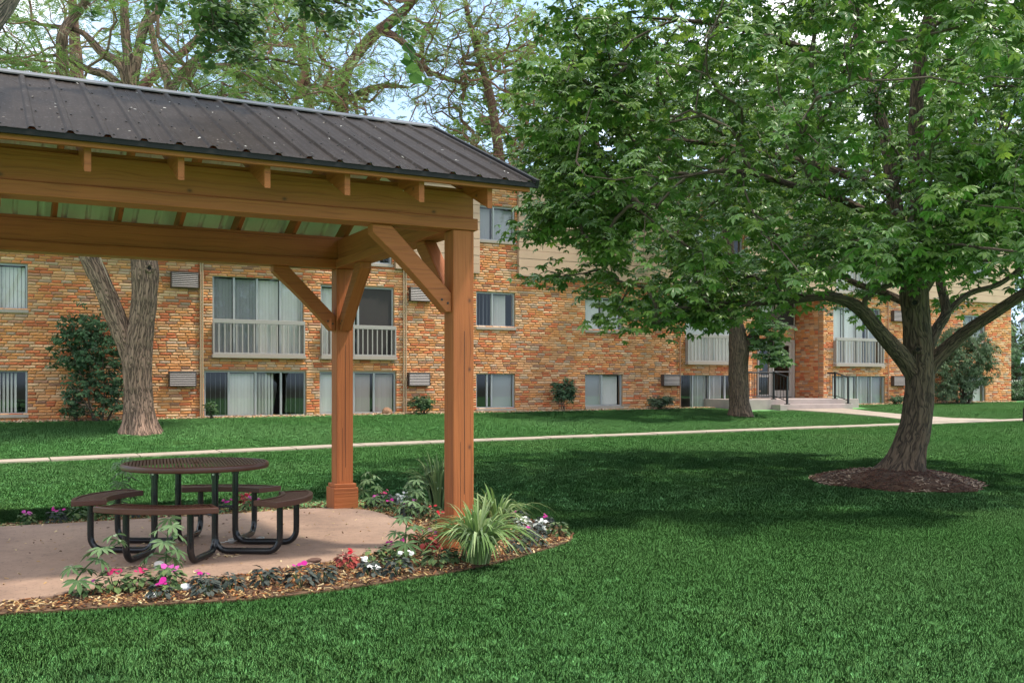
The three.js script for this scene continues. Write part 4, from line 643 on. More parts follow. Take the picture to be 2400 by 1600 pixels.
  const pts = crownPoints(860, [11.7, 5.4, 10.5], [5.9, 4.2, 5.3], keep, 0.2).concat(crownPoints(24, [9.2, 2.85, 11.4], [1.9, 0.6, 1.2], null, 0.1), crownPoints(18, [8.6, 2.45, 11.2], [1.3, 0.4, 0.9], null, 0.1), crownPoints(52, [7.2, 3.7, 11.8], [1.0, 1.0, 1.2], (x, y, n) => 0.8862 * x - 0.4633 * n > -0.25, 0.1), crownPoints(66, [7.2, 4.9, 11.8], [1.0, 1.3, 1.2], (x, y, n) => 0.8862 * x - 0.4633 * n > -0.1, 0.1), crownPoints(28, [10.9, 3.25, 9.2], [1.1, 0.55, 0.6], null, 0.1), crownPoints(30, [12.6, 3.7, 9.0], [1.6, 0.6, 0.5], null, 0.1), crownPoints(26, [11.6, 4.3, 9.0], [0.9, 0.7, 0.5], null, 0.1), crownPoints(26, [14.6, 3.9, 10.6], [1.5, 0.7, 1.2], null, 0.1));
  const tw = growTwigs(L, pts, { root: V(11.9, 1.5, 10.2), tip: 0.0062, arch: 0.1, wobble: 0.07 }); tw.geo.translate(-11.82, -0.2, 10.3); part('twigs', tw.geo, M.twig, t).userData.kind = 'stuff';
  const green = greens([0.05, 0.115, 0.024], [0.165, 0.275, 0.045]);
  crown(t, 'crown', palmate(5, 0.155, 0.062, 2.9, 5), M.leaf, tw.tips, { per: 14, spread: 0.28, size: 0.76, tilt: 0.3, wild: 0.55, color: (q) => (q > 0.985 ? [0.35, 0.09, 0.02] : green(q)) });
  crown(t, 'crown', palmate(6, 0.14, 0.055, 3.5, 6), M.leafThin, tw.tips, { per: 10, spread: 0.3, size: 0.78, tilt: 0.3, wild: 0.6, color: greens([0.06, 0.13, 0.024], [0.24, 0.36, 0.05]) });
}
// ---- the old two-stemmed locust before the left of the building
const fineGreen = greens([0.10, 0.19, 0.045], [0.27, 0.37, 0.10]);
rnd = rngOf(72);
{
  const L = [
    { name: 'trunk', pts: P3([[3.11, 0.3, 24.21], [3.1, 0.6, 24.22], [3.09, 0.95, 24.23], [3.06, 1.47, 24.24], [3.05, 2.1, 24.24], [3.14, 2.83, 24.21], [3.2, 3.51, 24.17], [3.2, 4.1, 24.17], [3.1, 4.7, 24.22]]), r: [0.378, 0.342, 0.32, 0.302, 0.31, 0.279, 0.27, 0.293, 0.243], flare: [0.42, 0.25, 6], sides: 56, step: 0.06, ridge: 0.055, freq: 11 },
    { pts: P3([[2.98, 1.9, 24.28], [2.74, 2.63, 24.36], [2.49, 3.31, 24.45], [2.22, 3.99, 24.55], [2.05, 4.38, 24.65], [1.88, 5.16, 24.75], [1.67, 6.32, 24.9], [1.58, 7.29, 25.01], [1.56, 8.46, 25.02], [1.52, 9.27, 24.71], [1.75, 9.79, 24.92], [2.14, 10.4, 24.72], [2.35, 11.37, 24.61]]), r: [0.234, 0.225, 0.216, 0.211, 0.198, 0.171, 0.153, 0.135, 0.126, 0.117, 0.108, 0.09, 0.045], sides: 30, step: 0.08, freq: 8, from: 0.5 },
    { pts: P3([[3.12, 4.3, 24.2], [3.0, 5.2, 24.26], [2.97, 6.13, 24.29], [2.95, 7.29, 24.3], [2.93, 8.31, 24.31], [2.85, 9.04, 24.35], [2.8, 9.62, 24.38], [2.78, 10.3, 24.38], [2.7, 11.37, 24.43]]), r: [0.225, 0.198, 0.171, 0.162, 0.144, 0.108, 0.099, 0.09, 0.054], sides: 24, from: 0.5 },
    { pts: P3([[2.94, 8.1, 24.3], [2.7, 8.75, 24.43], [2.35, 8.99, 24.61], [1.92, 9.47, 24.83], [1.28, 9.62, 25.17], [0.63, 9.72, 25.51]]), r: [0.135, 0.117, 0.099, 0.063, 0.045, 0.018] },
    { pts: P3([[2.95, 8.2, 24.29], [3.11, 9.23, 24.21], [3.21, 9.62, 24.16], [3.49, 9.96, 24.02], [3.64, 10.59, 23.94], [3.9, 11.66, 23.8]]), r: [0.117, 0.108, 0.099, 0.09, 0.072, 0.036] },
    { pts: P3([[3.15, 4.4, 24.2], [3.32, 5.6, 24.1], [3.52, 7.29, 24.0], [3.77, 8.21, 23.87], [4.12, 8.75, 23.69], [4.68, 9.09, 23.4], [5.45, 9.13, 22.99]]), r: [0.18, 0.153, 0.126, 0.108, 0.09, 0.054, 0.018] },
    { pts: P3([[3.42, 7.0, 24.05], [3.69, 8.16, 23.91], [3.43, 9.04, 24.05], [3.32, 9.62, 24.11], [3.17, 10.4, 24.18]]), r: [0.108, 0.099, 0.081, 0.063, 0.027] },
    { pts: P3([[1.62, 6.81, 24.99], [1.15, 8.36, 25.24], [0.81, 8.75, 25.42], [0.38, 8.89, 25.64], [-0.23, 9.04, 25.96]]), r: [0.09, 0.072, 0.063, 0.045, 0.018] },
    { pts: P3([[2.93, 8.0, 24.3], [2.45, 8.5, 24.6], [2.1, 8.62, 24.8], [1.5, 8.95, 25.1], [0.9, 8.9, 25.5]]), r: [0.099, 0.09, 0.081, 0.045, 0.018] },
    { pts: P3([[4.12, 8.7, 23.69], [4.9, 8.75, 23.4], [5.6, 8.95, 23.1], [6.4, 8.8, 22.8]]), r: [0.081, 0.063, 0.045, 0.018] },
  ];
  const t = tree('locust_tree', 'old two stemmed locust tree with thick furrowed trunk beside the leafy wall shrub', 3.1, 24.22, 0.42, L, M.barkLocust);
  { const g = new THREE.TorusGeometry(0.075, 0.035, 8, 18), h = new THREE.CircleGeometry(0.06, 14); h.translate(0, 0, 0.01); for (const q of [g, h]) { q.rotateY(-0.1); q.translate(0.16, 3.66, 0.36); } const k = part('branch_collar', g, M.barkLocust, t); part('knot_hole', h, M.knotHole, k); }
  for (const [a, b, c] of [[[2.15, 4.75, 24.25], [2.3, 4.2, 24.22], [2.55, 3.55, 24.2]], [[2.2, 4.8, 24.2], [2.25, 4.35, 24.25], [2.28, 4.15, 24.26]], [[3.42, 4.8, 23.8], [3.36, 4.4, 23.82], [3.25, 4.18, 23.84]]]) { const g = limbGeo(P3([a, b, c]), [0.016, 0.012, 0.005], { sides: 5, step: 0.1 }); g.translate(-3.1, -0.42, 24.22); part('dead_twig', g, M.twigPale, t); }
  const keep = (x, y, n) => y > 6.2 && n < 27.4 || (y > 8.6);
  const pts = crownPoints(560, [3.0, 9.3, 24.0], [5.4, 3.4, 3.8], keep, 0.25).concat(crownPoints(60, [5.6, 8.1, 23.6], [1.9, 1.2, 1.6], null, 0.2));
  const tw = growTwigs(L, pts, { root: V(3.1, 5, 24.2), tip: 0.0085, arch: -0.02, wobble: 0.13 }); tw.geo.translate(-3.1, -0.42, 24.22); part('twigs', tw.geo, M.twigRed, t).userData.kind = 'stuff';
  crown(t, 'crown', pinnate(7, 0.21, 0.058, 0.03, 3), M.leafFine, tw.tips, { per: 15, spread: 0.28, flat: 0.5, size: 1.15, tilt: 0.1, wild: 0.4, color: fineGreen });
}
// ---- locusts and other trees behind the building
function farLocust(label, x, n, limbs, c, r, k, per, seed, size = 1.7) {
  rnd = rngOf(seed); const t = tree('locust_tree', label, x, n, 0.6, limbs, M.barkRed);
  const tw = growTwigs(limbs, crownPoints(k, c, r, null, 0.25), { root: V(x, 6, n), tip: 0.012, arch: -0.02, wobble: 0.2, seg: 0.6 }); tw.geo.translate(-x, -0.6, n); part('twigs', tw.geo, M.twigRed, t).userData.kind = 'stuff';
  if (per) crown(t, 'crown', pinnate(6, 0.22, 0.07, 0.04, seed), M.leafFine, tw.tips, { per, spread: 0.42, flat: 0.5, size, tilt: 0.1, wild: 0.4, color: fineGreen });
  return t;
}
farLocust('tall locust with a thick bent bough rising behind the middle of the pavilion roof', 14.0, 43.2, [
  { name: 'trunk', pts: P3([[14.03, 0.5, 43.22], [13.99, 6, 43.24], [13.99, 9.1, 43.24], [14.03, 12.9, 43.22], [14.16, 15.21, 43.15], [14.58, 16.07, 42.93], [15.22, 16.94, 42.6], [16.08, 17.72, 42.15], [16.8, 18.5, 41.77], [17.56, 19.73, 41.37], [18.06, 21.63, 41.11]]), r: [0.425, 0.383, 0.34, 0.289, 0.246, 0.238, 0.246, 0.238, 0.187, 0.128, 0.068], step: 0.3, from: 0.45 },
  { pts: P3([[15.7, 17.2, 42.4], [16.13, 16.98, 42.12], [16.72, 16.41, 41.81], [17.14, 15.74, 41.59], [18.15, 15.08, 41.06], [19.24, 14.79, 40.49]]), r: [0.187, 0.17, 0.145, 0.128, 0.0935, 0.034], step: 0.3 },
  { pts: P3([[14.03, 13.5, 43.22], [13.52, 14.51, 43.48], [12.34, 14.79, 44.1], [11.5, 15.08, 44.54], [10.75, 15.14, 44.93], [9.99, 14.98, 45.33]]), r: [0.187, 0.153, 0.128, 0.119, 0.085, 0.034], step: 0.3 },
  { pts: P3([[14.11, 14.0, 43.18], [14.87, 14.51, 42.78], [15.79, 14.79, 42.3], [16.72, 14.7, 41.81]]), r: [0.17, 0.153, 0.119, 0.0425], step: 0.3 },
], [14.5, 17.2, 42.2], [6.6, 5.2, 4.5], 640, 5.5, 81);
farLocust('slender upright locust stem behind the pavilion roof left of the bent bough', 11.8, 38.9, [
  { name: 'trunk', pts: P3([[12.05, 0.5, 41.2], [11.9, 8, 41.2], [11.89, 12.51, 41.0], [11.77, 13.7, 40.9], [11.59, 15.06, 40.8], [11.56, 16.58, 40.7], [11.65, 18.79, 40.6]]), r: [0.255, 0.204, 0.17, 0.162, 0.153, 0.136, 0.085], step: 0.3, from: 0.6 },
], [11.5, 15.0, 41.5], [4.6, 3.6, 3], 320, 5.5, 82);
farLocust('locust crown behind the far left end of the pavilion roof', 3.5, 44, [
  { name: 'trunk', pts: P3([[3.5, 0.5, 44], [3.6, 8, 44], [3.3, 13, 44], [3.0, 18, 44]]), r: [0.425, 0.357, 0.297, 0.128], step: 0.4, from: 0.5 },
  { pts: P3([[3.5, 11, 44], [5.5, 13.5, 43.5], [7.5, 15.5, 43], [9.0, 17.5, 43]]), r: [0.255, 0.212, 0.153, 0.068], step: 0.4 },
], [5, 15.6, 43.5], [7.5, 4.6, 4], 480, 5.5, 83);
farLocust('half bare locust with dense reddish twigs beside the large tree crown', 20.9, 41.0, [
  { name: 'trunk', pts: P3([[20.97, 0.5, 40.95], [20.97, 7, 40.95], [20.97, 10.28, 40.95], [20.71, 12.62, 41.08], [20.45, 14.57, 41.22], [19.93, 16.71, 41.49], [19.41, 19.05, 41.76], [19.24, 21.0, 41.85]]), r: [0.34, 0.289, 0.255, 0.221, 0.187, 0.145, 0.102, 0.0425], step: 0.3, from: 0.45 },
  { pts: P3([[20.93, 10.5, 40.96], [21.83, 12.62, 40.49], [22.87, 13.4, 39.95], [23.73, 14.18, 39.5]]), r: [0.136, 0.111, 0.085, 0.034], step: 0.3 },
  { pts: P3([[20.97, 10.8, 40.95], [22.18, 11.84, 40.31], [23.21, 12.33, 39.77], [23.9, 12.62, 39.41]]), r: [0.119, 0.0935, 0.0765, 0.034], step: 0.3 },
], [20.6, 14.6, 41.0], [4.0, 5.6, 3.0], 800, 3.5, 84);
{
  rnd = rngOf(85); let i = 0;
  for (const [label, x, n, h, c, r, k] of [['broad leafy tree rising behind the middle of the flat roof', 30, 47, 11, [30, 14.5, 47], [9, 9, 5], 620], ['broad leafy tree rising behind the right end of the flat roof', 46, 46, 12, [46, 15.5, 46], [9, 10.5, 5], 640], ['tall leafy tree behind the trunk of the large tree beyond the roof', 55, 43, 12, [54, 17, 43], [5.5, 8.5, 5], 480], ['green tree paled with painted haze beyond the right corner of the building', 63.5, 46, 4, [63.5, 6.4, 46], [7, 7.0, 5], 520]]) {
    const L = [{ name: 'trunk', pts: P3([[x, 0.4, n], [x + 0.2, h * 0.5, n], [x, h, n], [x - 0.3, h * 1.5, n]]), r: [0.5, 0.42, 0.32, 0.15], step: 0.4, from: 0.3 }];
    const t = tree('broadleaf_tree', label, x, n, 0.4, L, M.barkBuckeye), tw = growTwigs(L, crownPoints(k, c, r, (px, py) => py > 1.4, 0.3), { root: V(x, h * 0.4, n), tip: 0.018, seg: 0.7, wobble: 0.15 });
    tw.geo.translate(-x, -0.4, n); part('twigs', tw.geo, M.twig, t).userData.kind = 'stuff';
    crown(t, 'crown', ovate(5, 0.2, 0.11, 9 + i++), M.leafFine, tw.tips, { per: 14, spread: 0.55, size: 1.3, wild: 0.6, color: i === 4 ? greens([0.16, 0.24, 0.13], [0.30, 0.38, 0.22]) : greens([0.10, 0.19, 0.035], [0.24, 0.36, 0.06]) });  // last tree: distance haze is painted into its paler leaf colour
  }
}
// ---- the tree beside the entrance steps
rnd = rngOf(86);
{
  const L = [
    { name: 'trunk', pts: P3([[20.76, 0.3, 24.35], [20.73, 0.7, 24.37], [20.7, 1.2, 24.38], [20.68, 2.01, 24.4], [20.69, 2.75, 24.39], [20.6, 3.5, 24.44]]), r: [0.36, 0.32, 0.295, 0.285, 0.3, 0.19], flare: [0.45, 0.22, 5], sides: 44, step: 0.06, freq: 10 },
    { pts: P3([[20.67, 2.5, 24.4], [20.57, 3.73, 24.45], [20.45, 4.92, 24.51], [20.37, 6.51, 24.56], [20.31, 8.09, 24.59], [20.2, 10.08, 24.65]]), r: [0.22, 0.2, 0.18, 0.15, 0.11, 0.04] },
    { pts: P3([[20.72, 2.45, 24.37], [21.13, 3.02, 24.16], [21.48, 3.45, 23.97], [21.86, 3.8, 23.78], [22.42, 4.66, 23.48], [22.89, 5.98, 23.24]]), r: [0.17, 0.14, 0.13, 0.12, 0.08, 0.03] },
    { pts: P3([[20.57, 3.6, 24.45], [19.84, 4.66, 24.83], [19.14, 5.98, 25.2], [18.67, 7.43, 25.44]]), r: [0.13, 0.11, 0.08, 0.03] },
  ];
  const t = tree('maple_tree', 'smaller tree with forked trunk standing before the entrance steps', 20.72, 24.37, 0.5, L, M.barkBuckeye);
  const pts = crownPoints(330, [20.6, 7.6, 24.2], [4.3, 4.2, 3.2], (x, y, n) => y > 4.3 && n < 27.4, 0.3).concat(crownPoints(22, [21.1, 2.75, 23.7], [1.0, 0.75, 0.5], (x) => x > 20.9, 0.1));
  const tw = growTwigs(L, pts, { root: V(20.7, 3, 24.4), tip: 0.009, seg: 0.5, wobble: 0.1 }); tw.geo.translate(-20.72, -0.5, 24.37); part('twigs', tw.geo, M.twig, t).userData.kind = 'stuff';
  crown(t, 'crown', palmate(5, 0.16, 0.075, 2.8, 15), M.leafThin, tw.tips, { per: 14, spread: 0.3, size: 1.05, tilt: 0.5, wild: 0.5, color: greens([0.05, 0.12, 0.028], [0.16, 0.28, 0.055]) });
}
// ---- the near tree whose limb and leaves hang in at the top left
rnd = rngOf(87);
{
  const L = [
    { name: 'trunk', pts: P3([[-1.75, 0.0, 4.5], [-1.7, 0.8, 4.55], [-1.5, 1.5, 4.65], [-1.15, 2.05, 4.85], [-0.7, 2.46, 5.06], [-0.3, 2.92, 5.32], [-0.08, 3.27, 5.63], [0.1, 3.72, 6.0], [0.5, 4.6, 6.7], [1.1, 5.8, 7.3], [1.6, 7.0, 7.6]]), r: [0.3, 0.25, 0.23, 0.21, 0.18, 0.165, 0.155, 0.15, 0.135, 0.11, 0.05], flare: [0.5, 0.3, 5], sides: 30, step: 0.06, ridge: 0.07, freq: 7, from: 0.7 },
    { pts: P3([[0.55, 4.7, 6.75], [0.9, 5.3, 7.7], [1.0, 5.51, 8.3], [1.47, 5.3, 8.8], [2.01, 5.0, 9.1], [2.79, 5.15, 9.37], [3.4, 5.1, 9.5]]), r: [0.08, 0.06, 0.05, 0.04, 0.03, 0.018, 0.008] },
    { pts: P3([[0.5, 4.6, 6.7], [1.0, 4.5, 6.0], [1.49, 4.2, 5.35], [1.69, 3.6, 4.9], [1.83, 3.25, 4.69]]), r: [0.03, 0.022, 0.014, 0.007, 0.003] },
    { pts: P3([[0.16, 3.66, 6.0], [0.36, 3.55, 5.68], [0.43, 3.4, 5.42]]), r: [0.012, 0.008, 0.003] },
    { pts: P3([[-1.4, 1.6, 4.7], [-2.2, 3.2, 5.0], [-2.8, 5.2, 5.2], [-3.0, 7.2, 5.0]]), r: [0.18, 0.15, 0.11, 0.04] },
  ];
  const t = tree('linden_tree', 'near leaning tree whose dark limb crosses the top left corner of the view', -1.72, 4.5, 0, L, M.barkNear);
  const up = (p) => p.y > 1.75 + 0.46 * (0.4633 * p.x - 0.8862 * p.z) || 0.8862 * p.x + 0.4633 * p.z < -0.62 * (0.4633 * p.x - 0.8862 * p.z);
  const pts = crownPoints(110, [-0.4, 6.6, 5.6], [4.2, 2.6, 3.6], (x, y, n) => up(V(x, y, n)) && y > 4, 0.3).concat(crownPoints(40, [1.75, 5.0, 8.95], [0.65, 0.45, 0.4], null, 0.05), crownPoints(26, [2.0, 4.5, 9.05], [0.5, 0.35, 0.3], null, 0.05), crownPoints(30, [2.9, 5.15, 9.35], [0.65, 0.4, 0.4], null, 0.05), crownPoints(6, [3.75, 4.9, 9.3], [0.2, 0.2, 0.2], null, 0.05));
  const near = [[1.82, 3.18, 4.66], [1.86, 3.03, 4.57], [1.9, 2.92, 4.53], [0.43, 3.36, 5.42], [0.46, 3.24, 5.33]].map((p) => V(...p));
  const tw = growTwigs(L, pts.concat(near), { root: V(-0.5, 2.4, 5), tip: 0.0028, seg: 0.25, wobble: 0.06 }); tw.geo.translate(1.72, 0, 4.5); part('twigs', tw.geo, M.twig, t).userData.kind = 'stuff';
  const far = tw.tips.filter((q) => q.p.y > 3.9 && -q.p.z > 4), nr = tw.tips.filter((q) => !(q.p.y > 3.9 && -q.p.z > 4));
  crown(t, 'crown', ovate(1, 0.062, 0.054, 31), M.leafThin, far, { per: 30, spread: 0.13, size: 1, tilt: 0.6, wild: 0.6, color: greens([0.05, 0.11, 0.028], [0.15, 0.24, 0.055]) });
  crown(t, 'crown', ovate(1, 0.075, 0.062, 32), M.leafThin, nr, { per: 7, spread: 0.06, size: 1, tilt: 0.7, wild: 0.5, color: greens([0.05, 0.11, 0.028], [0.15, 0.24, 0.055]) });
}
// ---------------------------------------------------------------- shrubs, flowers, edge of the site
rnd = rngOf(91);
function shrub(name, label, cat, x, n, stems, pts, leafGeo, per, spread, size, color, o = {}) {
  const y = ground(x, n), s = base(name, x, y, n); tag(s, label, cat);
  const L = stems.map((q) => ({ name: 'stem', pts: P3(q), r: q.map((_, i) => (o.stem ?? 0.03) * (1 - 0.75 * i / (q.length - 1))), from: 0.2 }));
  for (const l of L) { const g = limbGeo(l.pts, l.r, { sides: 6, step: 0.12 }); g.translate(-x, -y, n); part('stem', g, M.twig, s); }
  const tw = growTwigs(L, pts, { root: V(x, y, n), tip: o.tip ?? 0.004, seg: 0.2, wobble: 0.08 }); tw.geo.translate(-x, -y, n); part('twigs', tw.geo, M.twig, s).userData.kind = 'stuff';
  crown(s, 'foliage', leafGeo, M.leafPlant, tw.tips, { per, spread, size, tilt: 0.5, wild: 0.6, color });
  return s;
}
const dark = greens([0.03, 0.08, 0.032], [0.12, 0.20, 0.085]), greyG = greens([0.06, 0.10, 0.05], [0.14, 0.19, 0.09]), midG = greens([0.03, 0.08, 0.025], [0.09, 0.16, 0.045]);
shrub('wall_shrub', 'tall dark leafy shrub against the brick wall behind the two stemmed trunk', 'shrub', 2.55, 27.25, [[[2.6, 0.5, 27.3], [2.65, 1.3, 27.3], [2.6, 2.4, 27.3], [2.7, 3.2, 27.25]], [[2.4, 0.5, 27.3], [2.25, 1.2, 27.3], [2.0, 2.0, 27.25], [1.8, 2.5, 27.2]], [[2.5, 0.5, 27.25], [2.2, 1.0, 27.2], [1.85, 1.5, 27.2]], [[2.7, 0.5, 27.3], [3.0, 1.2, 27.2], [3.2, 1.8, 27.2]]],
  crownPoints(170, [2.35, 2.4, 27.3], [1.05, 1.15, 0.45], (x, y, n) => n < 27.8 && y > 1.5 - 0.25 * (x - 2), 0.1).concat(crownPoints(40, [2.75, 1.2, 27.3], [0.42, 0.75, 0.35], (x, y, n) => n < 27.8, 0.1), crownPoints(16, [1.95, 1.3, 27.3], [0.4, 0.5, 0.3], null, 0.1)), ovate(2, 0.095, 0.055, 41), 13, 0.13, 1, dark);
for (const [x, w, h, lab, col, per] of [[16.13, 0.5, 1.0, 'small round topped dark shrub left of the narrow basement window', dark, 22], [11.35, 0.5, 0.5, 'low bushy fern green plant at the wall beside the downpipes', midG, 12], [19.9, 0.6, 0.42, 'low grey green mound plant under the wall louvre left of the trunk', greyG, 16], [5.3, 0.14, 0.4, 'thin weed growing at the left end of the wide basement window', midG, 5], [2.0, 0.4, 0.4, 'straggling low weeds at the wall left of the tall shrub', midG, 8], [30.9, 0.3, 0.3, 'low plant left of the big round shrub by the wall', dark, 8]]) {
  const n = 27.35, y = ground(x, n), stems = []; for (let k = 0; k < 4; k++) stems.push([[x + rr(-0.06, 0.06), y, n], [x + rr(-0.3, 0.3) * w, y + h * 0.5, n + rr(-0.1, 0.1)], [x + rr(-0.7, 0.7) * w, y + h * 0.85, n + rr(-0.15, 0.15)]]);
  shrub(h > 0.8 ? 'small_shrub' : 'low_plant', lab, h > 0.8 ? 'shrub' : 'plant', x, n, stems, crownPoints(Math.round(100 * w + 12), [x, y + h * 0.6, n], [w * 0.9, h * 0.44, Math.min(0.36, w)], null, 0.2), ovate(2, 0.07, 0.035, 42), per, 0.09, 1.1, col, { stem: 0.014, tip: 0.003 });
}
{
  const x = 34.3, n = 26.95, stems = []; for (let k = 0; k < 9; k++) { const a = rr(-1, 1), b = rr(-0.5, 0.5); stems.push([[x + a * 0.35, 0.65, n + b * 0.3], [x + a * 0.9, 1.4, n + b * 0.6], [x + a * 1.5, 2.4, n + b * 0.8]]); }
  shrub('round_shrub', 'big round grey green shrub before the right end of the brick wall', 'shrub', x, n, stems, crownPoints(330, [x, 2.55, n], [1.95, 1.35, 0.85], (px, py, pn) => pn < 27.85 && py > 1.35, 0.25).concat(crownPoints(60, [33.6, 1.35, 26.9], [1.0, 0.6, 0.6], null, 0.1)), ovate(3, 0.1, 0.034, 43), 15, 0.17, 1, greyG, { stem: 0.05, tip: 0.005 });
  shrub('clipped_hedge', 'low clipped hedge bush beyond the right corner of the building', 'hedge', 39.9, 28.6, [[[39.9, 0.7, 28.6], [39.8, 1.2, 28.6]], [[40.2, 0.7, 28.6], [40.4, 1.3, 28.7]]], crownPoints(150, [40.2, 1.2, 28.7], [1.1, 0.5, 0.8], null, 0.4), ovate(3, 0.09, 0.045, 44), 13, 0.12, 1, dark);
}
// lamp post, fence beyond the corner
{
  const l = base('lamp_post', 27.45, 0.5, 19.0); l.position.set(...V(0.8862 * 15.32 + 0.4633 * 30, ground(27.4, 19.4), -0.4633 * 15.32 + 0.8862 * 30).toArray()); tag(l, 'black lantern on a post at the right edge of the lawn', 'lamp post');
  const H = 2.62, iron = M.blackRail; part('post', limbGeo([new THREE.Vector3(0, 0, 0), new THREE.Vector3(0, 0.4, 0), new THREE.Vector3(0, 0.45, 0), new THREE.Vector3(0, H, 0)], [0.08, 0.075, 0.045, 0.035], { sides: 12 }), iron, l);
  const fr = []; for (let k = 0; k < 4; k++) { const a = Math.PI / 4 + k * Math.PI / 2, c = Math.cos(a), s = Math.sin(a); fr.push(rod(new THREE.Vector3(c * 0.1, H + 0.02, s * 0.1), new THREE.Vector3(c * 0.19, H + 0.4, s * 0.19), 0.012, 6)); } fr.push(new THREE.CylinderGeometry(0.12, 0.06, 0.05, 4, 1).rotateY(Math.PI / 4).translate(0, H, 0));
  const lan = part('lantern', merge(fr), iron, l); part('lantern_roof', merge([new THREE.CylinderGeometry(0.04, 0.25, 0.15, 4, 1).translate(0, H + 0.475, 0), new THREE.CylinderGeometry(0.25, 0.25, 0.02, 4, 1).translate(0, H + 0.39, 0), new THREE.SphereGeometry(0.035, 10, 8).translate(0, H + 0.58, 0)]), iron, lan);
  part('lantern_glass', new THREE.CylinderGeometry(0.18, 0.1, 0.36, 4, 1, true), new THREE.MeshPhysicalMaterial({ color: lin(0.85, 0.86, 0.84), transmission: 0.7, thickness: 0, roughness: 0.5, side: THREE.DoubleSide }), lan).position.set(0, H + 0.21, 0);
  const f = base('fence', 49, 0.6, 36); tag(f, 'pale fence of thin upright pickets beyond the building corner', 'fence');
  const px = (g) => { g.translate(-49, -0.6, 36); return g; };
  for (const y of [0.85, 1.55]) part('fence_rail', px(board(44, 56, y, y + 0.08, 36.02, 36.06)), M.frameTan, f);
  for (let x = 44; x < 56; x += 0.2) part('picket', px(board(x, x + 0.09, 0.62, 1.75, 35.99, 36.018, 'y', 0.003)), M.frameTan, f);
  for (const x of [44.5, 50.4, 53.5]) part('fence_post', px(board(x, x + 0.16, 0.5, 1.95, 36.07, 36.2, 'y')), M.blackRail, f);
}
// ---- bedding plants: a rosette of leaves, each flower its own
const petalGeo = (() => { const pos = []; for (let k = 0; k < 5; k++) { const a = (k / 5) * 6.283, d = new THREE.Vector3(Math.sin(a), 0.25, Math.cos(a)).normalize(); leaflet(pos, new THREE.Vector3(), d, new THREE.Vector3(0, 1, 0), 0.023, 0.025, 0.02, 0.2); } return fromPos(pos); })();
const PET = { magenta: [0.50, 0.015, 0.24], pink: [0.58, 0.10, 0.38], red: [0.46, 0.012, 0.025], white: [0.72, 0.72, 0.69], crimson: [0.48, 0.015, 0.11] }, PETM = {}; for (const k in PET) PETM[k] = leafMat(0.2, 1, PET[k]);
const FOL = { dark: [[0.022, 0.034, 0.026], [0.075, 0.085, 0.07]], green: [[0.035, 0.07, 0.022], [0.12, 0.18, 0.055]], red: [[0.16, 0.018, 0.018], [0.36, 0.06, 0.045]], silver: [[0.25, 0.28, 0.24], [0.55, 0.58, 0.54]] };
const ORD = ['first', 'second', 'third', 'fourth', 'fifth', 'sixth', 'seventh', 'eighth', 'ninth', 'tenth', 'eleventh', 'twelfth'];
